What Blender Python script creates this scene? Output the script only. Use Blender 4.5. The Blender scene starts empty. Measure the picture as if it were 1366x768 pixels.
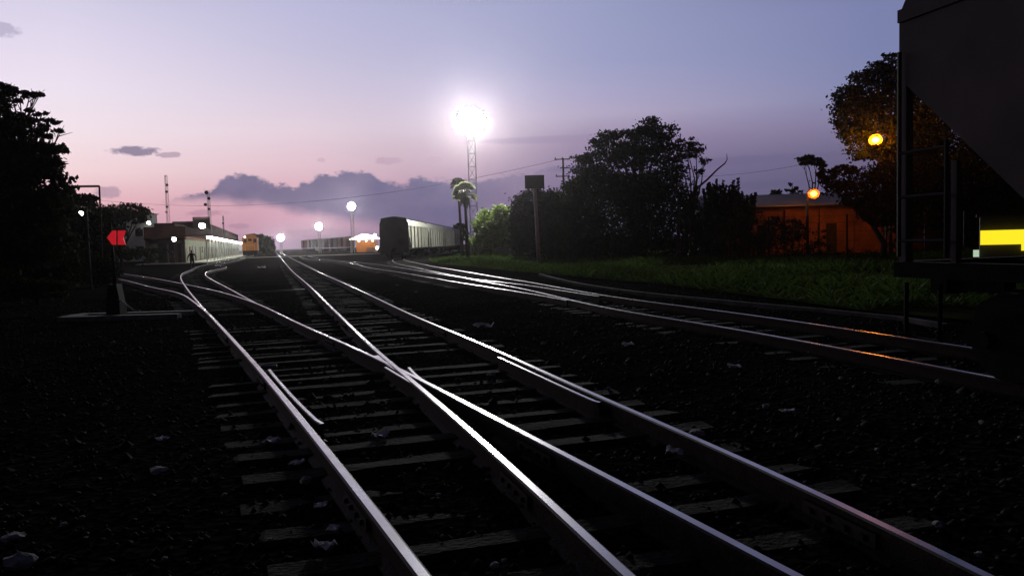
import bpy, math, random
import numpy as np
from mathutils import Vector, Matrix, noise as mnoise

random.seed(11)
rng = np.random.default_rng(11)
sc = bpy.context.scene
COL = sc.collection
PI = math.pi

# ------------------------------------------------------------------ camera
F, HY, ROLL, H = 1000.0, 323.0, math.radians(1.62), 1.61
PITCH = math.atan((384 - HY) / F)
RT = 0.17                                   # rail top height
def ray(px, py):
    x = (px - 683) / F; y = -(py - 384) / F
    c, s = math.cos(ROLL), math.sin(ROLL)
    xr = c * x + s * y; yr = -s * x + c * y
    return Vector((xr, math.cos(PITCH) + yr * math.sin(PITCH), -math.sin(PITCH) + yr * math.cos(PITCH)))
def at(px, py, Y):                           # point on the sight line at a chosen real depth
    d = ray(px, py); t = Y / d.y
    return Vector((d.x * t, Y, H + d.z * t))
def gnd(px, py, z=0.0):                      # where the sight line meets the level z
    d = ray(px, py); t = (z - H) / d.z
    return Vector((d.x * t, d.y * t, z))
cam_d = bpy.data.cameras.new('camera'); cam = bpy.data.objects.new('camera', cam_d); COL.objects.link(cam)
c_, s_ = math.cos(ROLL), math.sin(ROLL)
U_ = Vector((0, math.sin(PITCH), math.cos(PITCH))); X_ = Vector((1, 0, 0))
R_ = c_ * X_ - s_ * U_; UP_ = s_ * X_ + c_ * U_; B_ = -Vector((0, math.cos(PITCH), -math.sin(PITCH)))
M = Matrix.Identity(4)
for i in range(3):
    M[i][0] = R_[i]; M[i][1] = UP_[i]; M[i][2] = B_[i]
M[2][3] = H
cam.matrix_world = M
cam_d.sensor_width = 36; cam_d.lens = 36 * F / 1366
cam_d.clip_end = 5000; cam_d.clip_start = 0.05
sc.camera = cam

# ------------------------------------------------------------------ materials
def lin(r, g, b):
    f = lambda c: c / 12.92 if c <= .04045 else ((c + .055) / 1.055) ** 2.4
    return (f(r / 255), f(g / 255), f(b / 255), 1)
MATS = {}
def mat(name, col, rough=.8, metal=0., var=.35, scale=6., bump=0., bscale=40., spec=.3, col2=None, trans=0.):
    if name in MATS: return MATS[name]
    m = bpy.data.materials.new(name); m.use_nodes = True
    nt = m.node_tree; N = nt.nodes; L = nt.links
    p = N['Principled BSDF']
    tc = N.new('ShaderNodeTexCoord')
    nz = N.new('ShaderNodeTexNoise'); nz.inputs['Scale'].default_value = scale; nz.inputs['Detail'].default_value = 6
    L.new(tc.outputs['Object'], nz.inputs['Vector'])
    r = N.new('ShaderNodeValToRGB')
    a = [max(0, c * (1 - var)) for c in col]; b = [min(1, c * (1 + var)) for c in (col2 or col)]
    r.color_ramp.elements[0].position = .3; r.color_ramp.elements[1].position = .7
    r.color_ramp.elements[0].color = (*a[:3], 1); r.color_ramp.elements[1].color = (*b[:3], 1)
    L.new(nz.outputs['Fac'], r.inputs['Fac']); L.new(r.outputs['Color'], p.inputs['Base Color'])
    p.inputs['Roughness'].default_value = rough; p.inputs['Metallic'].default_value = metal
    p.inputs['Specular IOR Level'].default_value = spec
    if bump:
        n2 = N.new('ShaderNodeTexNoise'); n2.inputs['Scale'].default_value = bscale; n2.inputs['Detail'].default_value = 5
        L.new(tc.outputs['Object'], n2.inputs['Vector'])
        bp = N.new('ShaderNodeBump'); bp.inputs['Strength'].default_value = bump; bp.inputs['Distance'].default_value = .03
        L.new(n2.outputs['Fac'], bp.inputs['Height']); L.new(bp.outputs['Normal'], p.inputs['Normal'])
    if trans:
        t = N.new('ShaderNodeBsdfTranslucent'); L.new(r.outputs['Color'], t.inputs['Color'])
        mx = N.new('ShaderNodeMixShader'); mx.inputs[0].default_value = trans
        L.new(p.outputs[0], mx.inputs[1]); L.new(t.outputs[0], mx.inputs[2])
        L.new(mx.outputs[0], N['Material Output'].inputs['Surface'])
    MATS[name] = m
    return m
def emat(name, col, strength):
    if name in MATS: return MATS[name]
    m = bpy.data.materials.new(name); m.use_nodes = True
    p = m.node_tree.nodes['Principled BSDF']
    p.inputs['Base Color'].default_value = (*[c * .5 for c in col[:3]], 1)
    p.inputs['Roughness'].default_value = .3
    p.inputs['Emission Color'].default_value = (*col[:3], 1); p.inputs['Emission Strength'].default_value = strength
    MATS[name] = m
    return m
def brick(name, c1, c2, mortar, scale=4.):
    m = bpy.data.materials.new(name); m.use_nodes = True
    nt = m.node_tree; N = nt.nodes; L = nt.links; p = N['Principled BSDF']
    tc = N.new('ShaderNodeTexCoord'); mp = N.new('ShaderNodeMapping'); mp.inputs['Rotation'].default_value = (PI / 2, 0, 0)
    b = N.new('ShaderNodeTexBrick'); b.inputs['Scale'].default_value = scale
    b.inputs['Color1'].default_value = (*c1, 1); b.inputs['Color2'].default_value = (*c2, 1); b.inputs['Mortar'].default_value = (*mortar, 1)
    L.new(tc.outputs['Object'], mp.inputs['Vector']); L.new(mp.outputs[0], b.inputs['Vector'])
    nz = N.new('ShaderNodeTexNoise'); nz.inputs['Scale'].default_value = .6; nz.inputs['Detail'].default_value = 8
    L.new(tc.outputs['Object'], nz.inputs['Vector'])
    mx = N.new('ShaderNodeMix'); mx.data_type = 'RGBA'; mx.blend_type = 'MULTIPLY'; mx.inputs[0].default_value = .8
    L.new(b.outputs['Color'], mx.inputs[6])
    r = N.new('ShaderNodeValToRGB'); r.color_ramp.elements[0].position = .35; r.color_ramp.elements[0].color = (.3, .28, .25, 1); r.color_ramp.elements[1].position = .65
    L.new(nz.outputs['Fac'], r.inputs['Fac']); L.new(r.outputs[0], mx.inputs[7]); L.new(mx.outputs[2], p.inputs['Base Color'])
    p.inputs['Roughness'].default_value = .9
    return m

m_sleeper = mat('weathered_timber', (.031, .028, .025), .95, var=.8, scale=5, bump=.6, bscale=30, spec=.03)
m_rust = mat('rusty_steel', (.016, .010, .008), .75, metal=.2, var=.5, scale=14, bump=.3, bscale=60, spec=0.15)
m_fix = mat('greasy_steel', (.03, .026, .024), .6, metal=.6, var=.4, scale=20)
m_dark = mat('dark_paint', (.018, .017, .019), .7, var=.4, scale=4, spec=0.12)
m_bark = mat('tree_bark', (.045, .036, .028), .95, var=.4, scale=8, bump=.6, bscale=18, spec=0.03)
m_leaf = mat('green_leaves', (.028, .042, .015), .9, var=.5, scale=1.1, trans=.12, spec=0.03)
m_leafb = mat('dark_green_leaves', (.018, .028, .011), .9, var=.5, scale=1.3, trans=.08, spec=0.03)
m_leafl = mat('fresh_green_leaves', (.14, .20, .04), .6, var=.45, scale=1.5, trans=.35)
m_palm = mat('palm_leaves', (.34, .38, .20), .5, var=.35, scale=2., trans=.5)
m_grass = mat('grass_blades', (.040, .072, .014), .9, var=.5, scale=.35, trans=.3, spec=0.03)
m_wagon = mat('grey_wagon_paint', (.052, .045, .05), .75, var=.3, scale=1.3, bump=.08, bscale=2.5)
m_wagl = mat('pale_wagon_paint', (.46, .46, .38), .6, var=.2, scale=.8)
m_wagd = mat('dark_brown_wagon_paint', (.055, .042, .04), .7, var=.35, scale=1.0)
m_under = mat('black_running_gear', (.009, .008, .008), .9, metal=.0, spec=.1, var=.4, scale=6)
m_wheel = mat('wheel_steel', (.010, .009, .008), .8, metal=.1, spec=.1, var=.3, scale=6)
m_galv = mat('galvanised_steel', (.30, .30, .30), .5, metal=.4, var=.25, scale=5)
m_conc = mat('pale_concrete', (.34, .32, .28), .9, var=.25, scale=1.4, bump=.15, bscale=12, spec=0.03)
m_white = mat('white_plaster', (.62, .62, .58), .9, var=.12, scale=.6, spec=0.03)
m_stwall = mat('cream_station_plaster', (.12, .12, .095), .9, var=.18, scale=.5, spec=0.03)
m_stbrown = mat('red_brown_station_paint', (.085, .042, .036), .85, var=.3, scale=.7, spec=0.03)
m_orange = mat('orange_locomotive_paint', (.33, .11, .012), .6, var=.15, scale=1.)
m_red = emat('red_target_glow', (.85, .02, .035), .46)  # reflective red; emission stands in for the light it throws back
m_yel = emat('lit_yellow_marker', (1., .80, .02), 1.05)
m_paper = mat('dirty_white_paper', (.58, .56, .55), .9, var=.25, scale=18)
m_stone = mat('pale_broken_stone', (.24, .235, .23), .95, var=.35, scale=14, bump=.4, bscale=30, spec=0.03)
m_cloth = mat('dark_clothes', (.03, .03, .035), .95, var=.3, scale=10)
m_clothb = mat('dull_red_brown_shirt', (.07, .035, .025), .95, var=.3, scale=10)
m_skin = mat('skin', (.25, .13, .085), .6, var=.1, scale=20)
m_hair = mat('black_hair', (.012, .01, .01), .6, var=.2, scale=20)
m_glass = mat('dark_window_glass', (.02, .022, .026), .12, var=.1, scale=2, spec=.6)
m_roofm = mat('grey_sheet_roof', (.16, .16, .18), .45, metal=.5, var=.25, scale=.8)
m_box = mat('faded_boxcar_red', (.16, .07, .055), .75, var=.3, scale=.7)
m_boxg = mat('faded_boxcar_grey', (.22, .21, .20), .75, var=.3, scale=.7)
m_plast = mat('dull_panel_back', (.10, .10, .11), .5, var=.15, scale=3)

# polished rail head: real steel, brighter running band with dull streaks
def rail_mat():
    m = bpy.data.materials.new('polished_rail_steel'); m.use_nodes = True
    nt = m.node_tree; N = nt.nodes; L = nt.links; p = N['Principled BSDF']
    tc = N.new('ShaderNodeTexCoord'); nz = N.new('ShaderNodeTexNoise'); nz.inputs['Scale'].default_value = 3.; nz.inputs['Detail'].default_value = 7
    L.new(tc.outputs['Object'], nz.inputs['Vector'])
    r = N.new('ShaderNodeValToRGB'); r.color_ramp.elements[0].position = .3; r.color_ramp.elements[1].position = .7
    r.color_ramp.elements[0].color = (.42, .39, .38, 1); r.color_ramp.elements[1].color = (.68, .66, .66, 1)
    L.new(nz.outputs['Fac'], r.inputs['Fac']); L.new(r.outputs[0], p.inputs['Base Color'])
    r2 = N.new('ShaderNodeMapRange'); r2.inputs['To Min'].default_value = .34; r2.inputs['To Max'].default_value = .22
    L.new(nz.outputs['Fac'], r2.inputs['Value']); L.new(r2.outputs[0], p.inputs['Roughness'])
    p.inputs['Metallic'].default_value = 1.
    return m
m_rail = rail_mat()

# ------------------------------------------------------------------ mesh helpers
class MB:
    def __init__(s): s.v = []; s.f = []; s.mi = []; s.cur = 0
    def add(s, vs, fs, mi=None):
        o = len(s.v); s.v += [tuple(v) for v in vs]; s.f += [tuple(i + o for i in f) for f in fs]
        s.mi += [s.cur if mi is None else mi] * len(fs); return s
    def box(s, c, size, rz=0, mi=None, T=None):
        x, y, z = [k / 2 for k in size]; vs = []
        for dz in (-z, z):
            for dx, dy in ((-x, -y), (x, -y), (x, y), (-x, y)):
                p = Vector((dx * math.cos(rz) - dy * math.sin(rz), dx * math.sin(rz) + dy * math.cos(rz), dz))
                vs.append(Vector(c) + p)
        return s.add(vs, [(3, 2, 1, 0), (4, 5, 6, 7), (0, 1, 5, 4), (1, 2, 6, 5), (2, 3, 7, 6), (3, 0, 4, 7)], mi)
    def tube(s, pts, rad, n=8, mi=None, cap=True):
        pts = [Vector(p) for p in pts]; rad = rad if isinstance(rad, (list, tuple)) else [rad] * len(pts)
        vs = []; prev = None
        for i, p in enumerate(pts):
            d = (pts[min(i + 1, len(pts) - 1)] - pts[max(i - 1, 0)]).normalized()
            a = d.orthogonal().normalized() if prev is None else (prev - d * prev.dot(d)).normalized()
            prev = a; b = d.cross(a)
            for k in range(n):
                t = 2 * PI * k / n; vs.append(p + (a * math.cos(t) + b * math.sin(t)) * rad[i])
        fs = []
        for i in range(len(pts) - 1):
            for k in range(n):
                fs.append((i * n + k, i * n + (k + 1) % n, (i + 1) * n + (k + 1) % n, (i + 1) * n + k))
        if cap: fs += [tuple(range(n))[::-1], tuple(range((len(pts) - 1) * n, len(pts) * n))]
        return s.add(vs, fs, mi)
    def prism(s, poly, axis, a, b, mi=None):       # poly of 2-D points swept along an axis
        n = len(poly); vs = []
        for w in (a, b):
            for (p, q) in poly:
                vs.append((w, p, q) if axis == 'x' else (p, w, q) if axis == 'y' else (p, q, w))
        return s.add(vs, [tuple(range(n))[::-1], tuple(range(n, 2 * n))] + [(i, (i + 1) % n, n + (i + 1) % n, n + i) for i in range(n)], mi)
    def disc(s, c, nrm, r, depth, n=20, mi=None):
        nrm = Vector(nrm).normalized(); c = Vector(c)
        return s.tube([c - nrm * depth / 2, c + nrm * depth / 2], r, n, mi)
    def ico(s, c, r, sub=1, jit=0, mi=None):
        import bmesh
        bm = bmesh.new(); bmesh.ops.create_icosphere(bm, subdivisions=sub, radius=1)
        r = r if isinstance(r, (list, tuple)) else (r, r, r)
        bm.verts.ensure_lookup_table()
        vs = []
        for v in bm.verts:
            k = 1 + random.uniform(-jit, jit); vs.append((c[0] + v.co.x * r[0] * k, c[1] + v.co.y * r[1] * k, c[2] + v.co.z * r[2] * k))
        fs = [tuple(v.index for v in f.verts) for f in bm.faces]; bm.free()
        return s.add(vs, fs, mi)
    def mesh(s, name, mats, smooth=False):
        me = bpy.data.meshes.new(name); me.from_pydata(s.v, [], s.f)
        for m in (mats if isinstance(mats, (list, tuple)) else [mats]): me.materials.append(m)
        me.polygons.foreach_set('material_index', s.mi)
        if smooth: me.polygons.foreach_set('use_smooth', [True] * len(s.f))
        me.update(); return me
    def build(s, name, mats, parent=None, smooth=False):
        o = bpy.data.objects.new(name, s.mesh(name, mats, smooth)); COL.objects.link(o)
        if parent is not None: o.parent = parent
        return o
def npmesh(name, verts, faces, m):
    me = bpy.data.meshes.new(name); k = faces.shape[1]
    me.vertices.add(len(verts)); me.vertices.foreach_set('co', np.asarray(verts, np.float32).ravel())
    me.loops.add(faces.size); me.loops.foreach_set('vertex_index', faces.astype(np.int32).ravel())
    me.polygons.add(len(faces)); me.polygons.foreach_set('loop_start', np.arange(0, faces.size, k, dtype=np.int32))
    try: me.polygons.foreach_set('loop_total', np.full(len(faces), k, np.int32))
    except Exception: pass
    me.materials.append(m); me.update(); me.validate(); return me
def tag(o, label=None, cat=None, group=None, kind=None):
    if label: o['label'] = label
    if cat: o['category'] = cat
    if group: o['group'] = group
    if kind: o['kind'] = kind
    return o
def thing(name, label, cat, loc=(0, 0, 0), rz=0, group=None):
    o = bpy.data.objects.new(name, None); COL.objects.link(o)
    o.empty_display_size = .3; o.location = loc; o.rotation_euler = (0, 0, rz)
    return tag(o, label, cat, group)
def copy_tree(o, parent=None):
    c = o.copy(); COL.objects.link(c); c.parent = parent
    for ch in list(o.children): copy_tree(ch, c)
    return c

# ------------------------------------------------------------------ world: dusk sky
def build_world():
    w = bpy.data.worlds.new('World'); sc.world = w; w.use_nodes = True
    nt = w.node_tree; N = nt.nodes; L = nt.links; N.clear()
    out = N.new('ShaderNodeOutputWorld'); bg = N.new('ShaderNodeBackground')
    tc = N.new('ShaderNodeTexCoord'); sx = N.new('ShaderNodeSeparateXYZ'); L.new(tc.outputs['Generated'], sx.inputs[0])
    def mth(op, a, b=None, c=None, clamp=False):
        n = N.new('ShaderNodeMath'); n.operation = op; n.use_clamp = clamp
        for i, v in enumerate((a, b, c)):
            if v is None: continue
            if isinstance(v, (int, float)): n.inputs[i].default_value = v
            else: L.new(v, n.inputs[i])
        return n.outputs[0]
    el = mth('MULTIPLY', mth('ARCSINE', sx.outputs[2]), 180 / PI)
    az = mth('MULTIPLY', mth('ARCTAN2', sx.outputs[0], sx.outputs[1]), 180 / PI)
    def mr(v, a, b, c=0., d=1., kind='LINEAR'):
        n = N.new('ShaderNodeMapRange'); n.interpolation_type = kind; n.clamp = True
        L.new(v, n.inputs['Value'])
        for k, x in (('From Min', a), ('From Max', b), ('To Min', c), ('To Max', d)): n.inputs[k].default_value = x
        return n.outputs[0]
    fe = mr(el, 0, 60)
    def ramp(stops):
        r = N.new('ShaderNodeValToRGB'); cr = r.color_ramp; stops = sorted(stops)
        while len(cr.elements) < len(stops): cr.elements.new(.5)
        for e, (p, c) in zip(cr.elements, stops):
            e.position = p / 60; e.color = lin(*c)
        L.new(fe, r.inputs[0]); return r.outputs[0]
    Z = [(60, (14, 15, 28))]
    colL = ramp([(15.9, (214, 208, 231)), (13.3, (227, 217, 237)), (10.6, (236, 225, 239)), (7.9, (243, 225, 233)), (5.4, (242, 212, 217)), (3.4, (229, 180, 189)), (1.3, (210, 158, 175)), (0, (200, 150, 170)), (21, (150, 150, 186)), (28, (62, 64, 98)), (38, (30, 32, 54))] + Z)
    colC = ramp([(17, (188, 186, 218)), (14.2, (196, 191, 219)), (11.3, (211, 200, 221)), (8.5, (226, 206, 219)), (6, (222, 189, 202)), (4, (211, 165, 183)), (2.2, (196, 148, 172)), (.3, (160, 135, 165)), (22, (140, 142, 180)), (29, (60, 62, 96)), (38, (30, 32, 54))] + Z)
    colM = ramp([(17, (151, 156, 194)), (13, (156, 159, 196)), (10.8, (169, 164, 198)), (9.3, (177, 166, 194)), (7.3, (148, 132, 163)), (5, (119, 109, 146)), (3, (109, 102, 138)), (0, (102, 94, 128)), (22, (120, 124, 166)), (29, (56, 60, 92)), (38, (28, 31, 52))] + Z)
    colR = ramp([(15, (121, 128, 171)), (12, (122, 130, 172)), (9.5, (127, 131, 170)), (7.5, (127, 121, 156)), (5.5, (106, 100, 132)), (4, (93, 89, 121)), (0, (84, 81, 111)), (20, (95, 102, 145)), (28, (46, 50, 80)), (38, (26, 29, 50))] + Z)
    colE = ramp([(0, (20, 20, 28)), (8, (28, 28, 42)), (20, (26, 27, 44)), (35, (20, 21, 36))] + Z)
    def mix(f, a, b):
        n = N.new('ShaderNodeMix'); n.data_type = 'RGBA'
        if isinstance(f, float): n.inputs[0].default_value = f
        else: L.new(f, n.inputs[0])
        for i, v in ((6, a), (7, b)):
            if isinstance(v, tuple): n.inputs[i].default_value = v
            else: L.new(v, n.inputs[i])
        return n.outputs[2]
    # broad unevenness so that the tone bands are not ruled lines
    cb = N.new('ShaderNodeCombineXYZ'); L.new(az, cb.inputs[0]); L.new(mth('MULTIPLY', el, 1.6), cb.inputs[1])
    def nz(scale, detail=6, rough=.55, off=0.):
        n = N.new('ShaderNodeTexNoise'); n.inputs['Scale'].default_value = scale; n.inputs['Detail'].default_value = detail; n.inputs['Roughness'].default_value = rough
        va = N.new('ShaderNodeVectorMath'); va.operation = 'ADD'; va.inputs[1].default_value = (off, off * 1.7, off)
        L.new(cb.outputs[0], va.inputs[0]); L.new(va.outputs[0], n.inputs['Vector']); return mth('SUBTRACT', n.outputs['Fac'], .5)
    sky = mix(mr(az, -30, -15), colL, colC)
    sky = mix(mr(az, -15, 7), sky, colM)
    sky = mix(mr(az, 7, 26), sky, colR)
    # cloud bank
    def curve(pts, lo, hi, vlo, vhi):
        r = N.new('ShaderNodeValToRGB'); cr = r.color_ramp
        while len(cr.elements) < len(pts): cr.elements.new(.5)
        for e, (a, v) in zip(cr.elements, pts):
            e.position = (a - lo) / (hi - lo); k = (v - vlo) / (vhi - vlo); e.color = (k, k, k, 1)
        L.new(mr(az, lo, hi), r.inputs[0]); return mth('ADD', mth('MULTIPLY', r.outputs[0], vhi - vlo), vlo)
    top = curve([(-26, 2.9), (-24.6, 3.55), (-23.6, 3.9), (-22.4, 4.15), (-21.4, 4.45), (-20.5, 5.45), (-19.4, 5.6), (-18.4, 5.2), (-17.2, 4.75), (-15.8, 4.6), (-15, 4.95), (-14, 5.45), (-12, 5.7), (-10.4, 5.5), (-9.6, 5.0), (-8, 4.75), (-6.9, 5.1), (-5, 4.85), (-2.5, 4.8), (0, 5.1), (3, 5.6), (6, 6.0)], -26, 6, 0, 8)
    bot = curve([(-26, 3.5), (-23, 3.5), (-20.5, 3.55), (-17, 2.9), (-13.5, 2.2), (-10, 1.55), (-5, .7), (0, 0), (6, -.5)], -26, 6, -1, 8)
    n1 = mth('ADD', nz(.8, 8, .62), mth('MULTIPLY', nz(2.4, 6, .65, 5.), .45)); n2 = nz(.35, 5, .55, 3.1)
    tw = mth('ADD', top, mth('MULTIPLY', n1, 1.5))
    mt = mr(mth('SUBTRACT', tw, el), -.03, .34, 0, 1, 'SMOOTHSTEP')
    bw = mth('ADD', bot, mth('MULTIPLY', n2, 1.1))
    mb = mr(mth('SUBTRACT', el, bw), -.5, .55, 0, 1, 'SMOOTHSTEP')
    fade = mth('MULTIPLY', mr(az, -25.6, -23.2), mr(az, 6, -4))
    bank = mth('MULTIPLY', mth('MULTIPLY', mt, mb), fade)
    ccol = mix(mr(n2, -.2, .22), lin(82, 84, 126), lin(108, 103, 140))
    sky = mix(mth('MULTIPLY', bank, .93), sky, ccol)
    def puff(a0, e0, ha, he, col, k=.85, off=0., sc_=1.5, amp=2.6):
        nonlocal sky
        da = mth('DIVIDE', mth('SUBTRACT', az, a0), ha); de = mth('DIVIDE', mth('SUBTRACT', el, e0), he)
        r2 = mth('ADD', mth('MULTIPLY', da, da), mth('MULTIPLY', de, de))
        v = mth('ADD', mth('SUBTRACT', 1., r2), mth('MULTIPLY', nz(sc_, 7, .6, off), amp))
        sky = mix(mth('MULTIPLY', mr(v, .05, .75, 0, 1, 'SMOOTHSTEP'), k), sky, lin(*col))
    puff(-26.2, 6.85, 1.7, .42, (137, 124, 152), .95, 7.)
    puff(-24.1, 6.65, 1.0, .25, (172, 150, 170), .8, 9.)
    puff(-33.3, 13.9, 1.3, .5, (172, 165, 192), .7, 11.)
    puff(-28.0, 4.05, .9, .55, (170, 140, 163), .75, 13.)
    puff(-21.8, 2.65, 1.6, .28, (172, 128, 152), .6, 15.)
    puff(-19.8, 1.7, 1.0, .22, (165, 125, 150), .6, 17.)
    puff(-14.5, 1.1, 2.6, .4, (160, 126, 152), .55, 19.)
    puff(-9.0, 6.3, 1.2, .35, (180, 150, 175), .6, 21.)
    puff(-5.6, 6.35, .7, .3, (190, 158, 180), .5, 23.)
    puff(-13.9, 6.4, .35, .18, (195, 160, 182), .5, 25.)
    puff(14, 5.4, 14, .45, (104, 97, 132), .5, 27., .3, 1.2)
    puff(20, 3.6, 12, .35, (92, 89, 122), .45, 29., .3, 1.2)
    puff(5, 7.6, 9, .35, (150, 134, 168), .45, 31., .3, 1.2)
    # the eastern, darker half of the dusk sky
    east = mr(mth('ABSOLUTE', mth('ADD', az, 14.)), 52, 100, 0, 1, 'SMOOTHSTEP')
    sky = mix(east, sky, colE)
    sky = mix(mr(el, -.2, -3.), sky, lin(30, 26, 32))
    nish = N.new('ShaderNodeTexSky'); nish.sky_type = 'NISHITA'; nish.sun_disc = False
    nish.sun_elevation = math.radians(-3.0); nish.sun_rotation = math.radians(-38); nish.altitude = 20
    ns = N.new('ShaderNodeMix'); ns.data_type = 'RGBA'; ns.blend_type = 'ADD'; ns.inputs[0].default_value = .05
    L.new(sky, ns.inputs[6]); L.new(nish.outputs[0], ns.inputs[7])
    L.new(ns.outputs[2], bg.inputs['Color']); bg.inputs['Strength'].default_value = 1.0
    L.new(bg.outputs[0], out.inputs['Surface'])
build_world()

# afterglow from where the sun went down, very weak and wide
sl = bpy.data.lights.new('sun', 'SUN'); sl.energy = .02; sl.angle = math.radians(20); sl.color = (1, .62, .6)
so = bpy.data.objects.new('sun', sl); COL.objects.link(so)
sd = Vector((math.sin(math.radians(-38)), math.cos(math.radians(-38)), math.tan(math.radians(3))))
so.rotation_euler = sd.to_track_quat('Z', 'Y').to_euler()

# ------------------------------------------------------------------ ground
def ground_mat():
    m = bpy.data.materials.new('dark_cinder_ballast'); m.use_nodes = True
    nt = m.node_tree; N = nt.nodes; L = nt.links; p = N['Principled BSDF']
    tc = N.new('ShaderNodeTexCoord')
    vo = N.new('ShaderNodeTexVoronoi'); vo.inputs['Scale'].default_value = 16
    L.new(tc.outputs['Object'], vo.inputs['Vector'])
    nz = N.new('ShaderNodeTexNoise'); nz.inputs['Scale'].default_value = .45; nz.inputs['Detail'].default_value = 8
    L.new(tc.outputs['Object'], nz.inputs['Vector'])
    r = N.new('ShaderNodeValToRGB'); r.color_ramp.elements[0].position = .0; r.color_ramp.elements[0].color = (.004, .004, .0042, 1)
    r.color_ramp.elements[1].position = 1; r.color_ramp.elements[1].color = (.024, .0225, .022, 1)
    sep = N.new('ShaderNodeSeparateColor'); L.new(vo.outputs['Color'], sep.inputs[0]); L.new(sep.outputs[0], r.inputs[0])
    mx = N.new('ShaderNodeMix'); mx.data_type = 'RGBA'; mx.blend_type = 'MULTIPLY'; mx.inputs[0].default_value = 1
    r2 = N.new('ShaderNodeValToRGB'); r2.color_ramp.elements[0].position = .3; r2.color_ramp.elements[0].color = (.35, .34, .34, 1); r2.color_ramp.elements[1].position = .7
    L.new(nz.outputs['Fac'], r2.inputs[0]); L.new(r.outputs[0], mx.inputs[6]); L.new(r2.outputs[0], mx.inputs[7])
    L.new(mx.outputs[2], p.inputs['Base Color']); p.inputs['Roughness'].default_value = 1.; p.inputs['Specular IOR Level'].default_value = 0.
    bp = N.new('ShaderNodeBump'); bp.inputs['Strength'].default_value = .6; bp.inputs['Distance'].default_value = .03
    L.new(vo.outputs['Distance'], bp.inputs['Height']); L.new(bp.outputs[0], p.inputs['Normal'])
    return m
m_ground = ground_mat()
def hgt(x, y):
    d = math.hypot(x, y)
    if d > 60: return 0.
    k = min(1, (60 - d) / 30)
    return k * (.035 * mnoise.noise((x * .5, y * .5, 1)) + .02 * mnoise.noise((x * 1.7, y * 1.7, 5)))
def grid_ground():
    def axis(lo, hi, fine_lo, fine_hi, st):
        a = list(np.arange(fine_lo, fine_hi + .01, st)); g = st
        while a[-1] < hi: g *= 1.35; a.append(min(hi, a[-1] + g))
        g = st
        while a[0] > lo: g *= 1.35; a.insert(0, max(lo, a[0] - g))
        return np.array(a)
    xs = axis(-1400, 1400, -14, 14, .25); ys = axis(-1400, 1400, 0, 30, .25)
    V = [(x, y, hgt(x, y)) for y in ys for x in xs]
    nx, ny = len(xs), len(ys)
    i = np.arange(nx * ny).reshape(ny, nx)
    Fc = np.stack([i[:-1, :-1], i[:-1, 1:], i[1:, 1:], i[1:, :-1]], -1).reshape(-1, 4)
    me = npmesh('ground', np.array(V), Fc, m_ground)
    me.polygons.foreach_set('use_smooth', [True] * len(Fc))
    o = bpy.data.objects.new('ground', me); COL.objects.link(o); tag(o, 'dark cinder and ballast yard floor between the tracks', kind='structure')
grid_ground()

# ------------------------------------------------------------------ tracks
def smooth(P, n=2):
    P = [p.copy() for p in P]
    for _ in range(n):
        P = [P[0]] + [(P[i - 1] + P[i] * 2 + P[i + 1]) / 4 for i in range(1, len(P) - 1)] + [P[-1]]
    return P
def resample(P, step=.6):
    out = [P[0].copy()]; 
    def cr(p0, p1, p2, p3, t):
        return .5 * ((2 * p1) + (p2 - p0) * t + (2 * p0 - 5 * p1 + 4 * p2 - p3) * t * t + (3 * p1 - p0 - 3 * p2 + p3) * t ** 3)
    for i in range(len(P) - 1):
        a, b = P[i], P[i + 1]; L = (b - a).length; n = max(1, int(L / step))
        p0 = P[i - 1] if i > 0 else a * 2 - b; p3 = P[i + 2] if i + 2 < len(P) else b * 2 - a
        # tangents limited to the segment's own length
        t0 = (b - p0).normalized() * L if (b - p0).length > 0 else (b - a); t1 = (p3 - a).normalized() * L
        for k in range(1, n + 1):
            t = k / n; h00 = 2 * t ** 3 - 3 * t * t + 1; h10 = t ** 3 - 2 * t * t + t; h01 = -2 * t ** 3 + 3 * t * t; h11 = t ** 3 - t * t
            out.append(a * h00 + t0 * h10 + b * h01 + t1 * h11)
    return out
def trace(px, far=None, near=None, z=RT, sm=2):
    P = [gnd(x, y, z) for x, y in px]
    P.sort(key=lambda p: p.y)
    if near: P.insert(0, P[0] + (P[0] - P[1]).normalized() * near)
    if far: P += [Vector((x, y, z)) for x, y in far]
    return smooth(resample(P), sm * 3)
PROF = [(-.07, -.17), (.07, -.17), (.07, -.158), (.012, -.14), (.012, -.045), (.036, -.036), (.036, -.008), (.023, 0), (-.023, 0), (-.036, -.008), (-.036, -.036), (-.012, -.045), (-.012, -.14), (-.07, -.158)]
CHK = [(a * .62, b) for a, b in PROF]
def rail_mesh(P, dz=0., prof=PROF, name='rail'):
    n = len(prof); V = []; Fs = []; MI = []
    for i, p in enumerate(P):
        d = (P[min(i + 1, len(P) - 1)] - P[max(i - 1, 0)]); d.z = 0; d.normalize(); r = Vector((d.y, -d.x, 0))
        for (a, b) in prof: V.append(p + r * a + Vector((0, 0, b + dz)))
    for i in range(len(P) - 1):
        for k in range(n):
            Fs.append((i * n + k, i * n + (k + 1) % n, (i + 1) * n + (k + 1) % n, (i + 1) * n + k))
            MI.append(1 if k == 7 else 2 if k in (6, 8) else 0)
    Fs += [tuple(range(n)), tuple(range((len(P) - 1) * n, len(P) * n))[::-1]]; MI += [0, 0]
    b = MB(); b.add(V, Fs); b.mi = MI
    return b
def add_rail(P, parent, name='rail', dz=0.):
    return rail_mesh(P, dz).build(name, [m_rust, m_rail, m_fix], parent)
def axpt(P, Y):                               # where a rail crosses depth Y
    for a, b in zip(P[:-1], P[1:]):
        if a.y <= Y <= b.y: return a.lerp(b, (Y - a.y) / max(1e-6, b.y - a.y))
    return None

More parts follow.
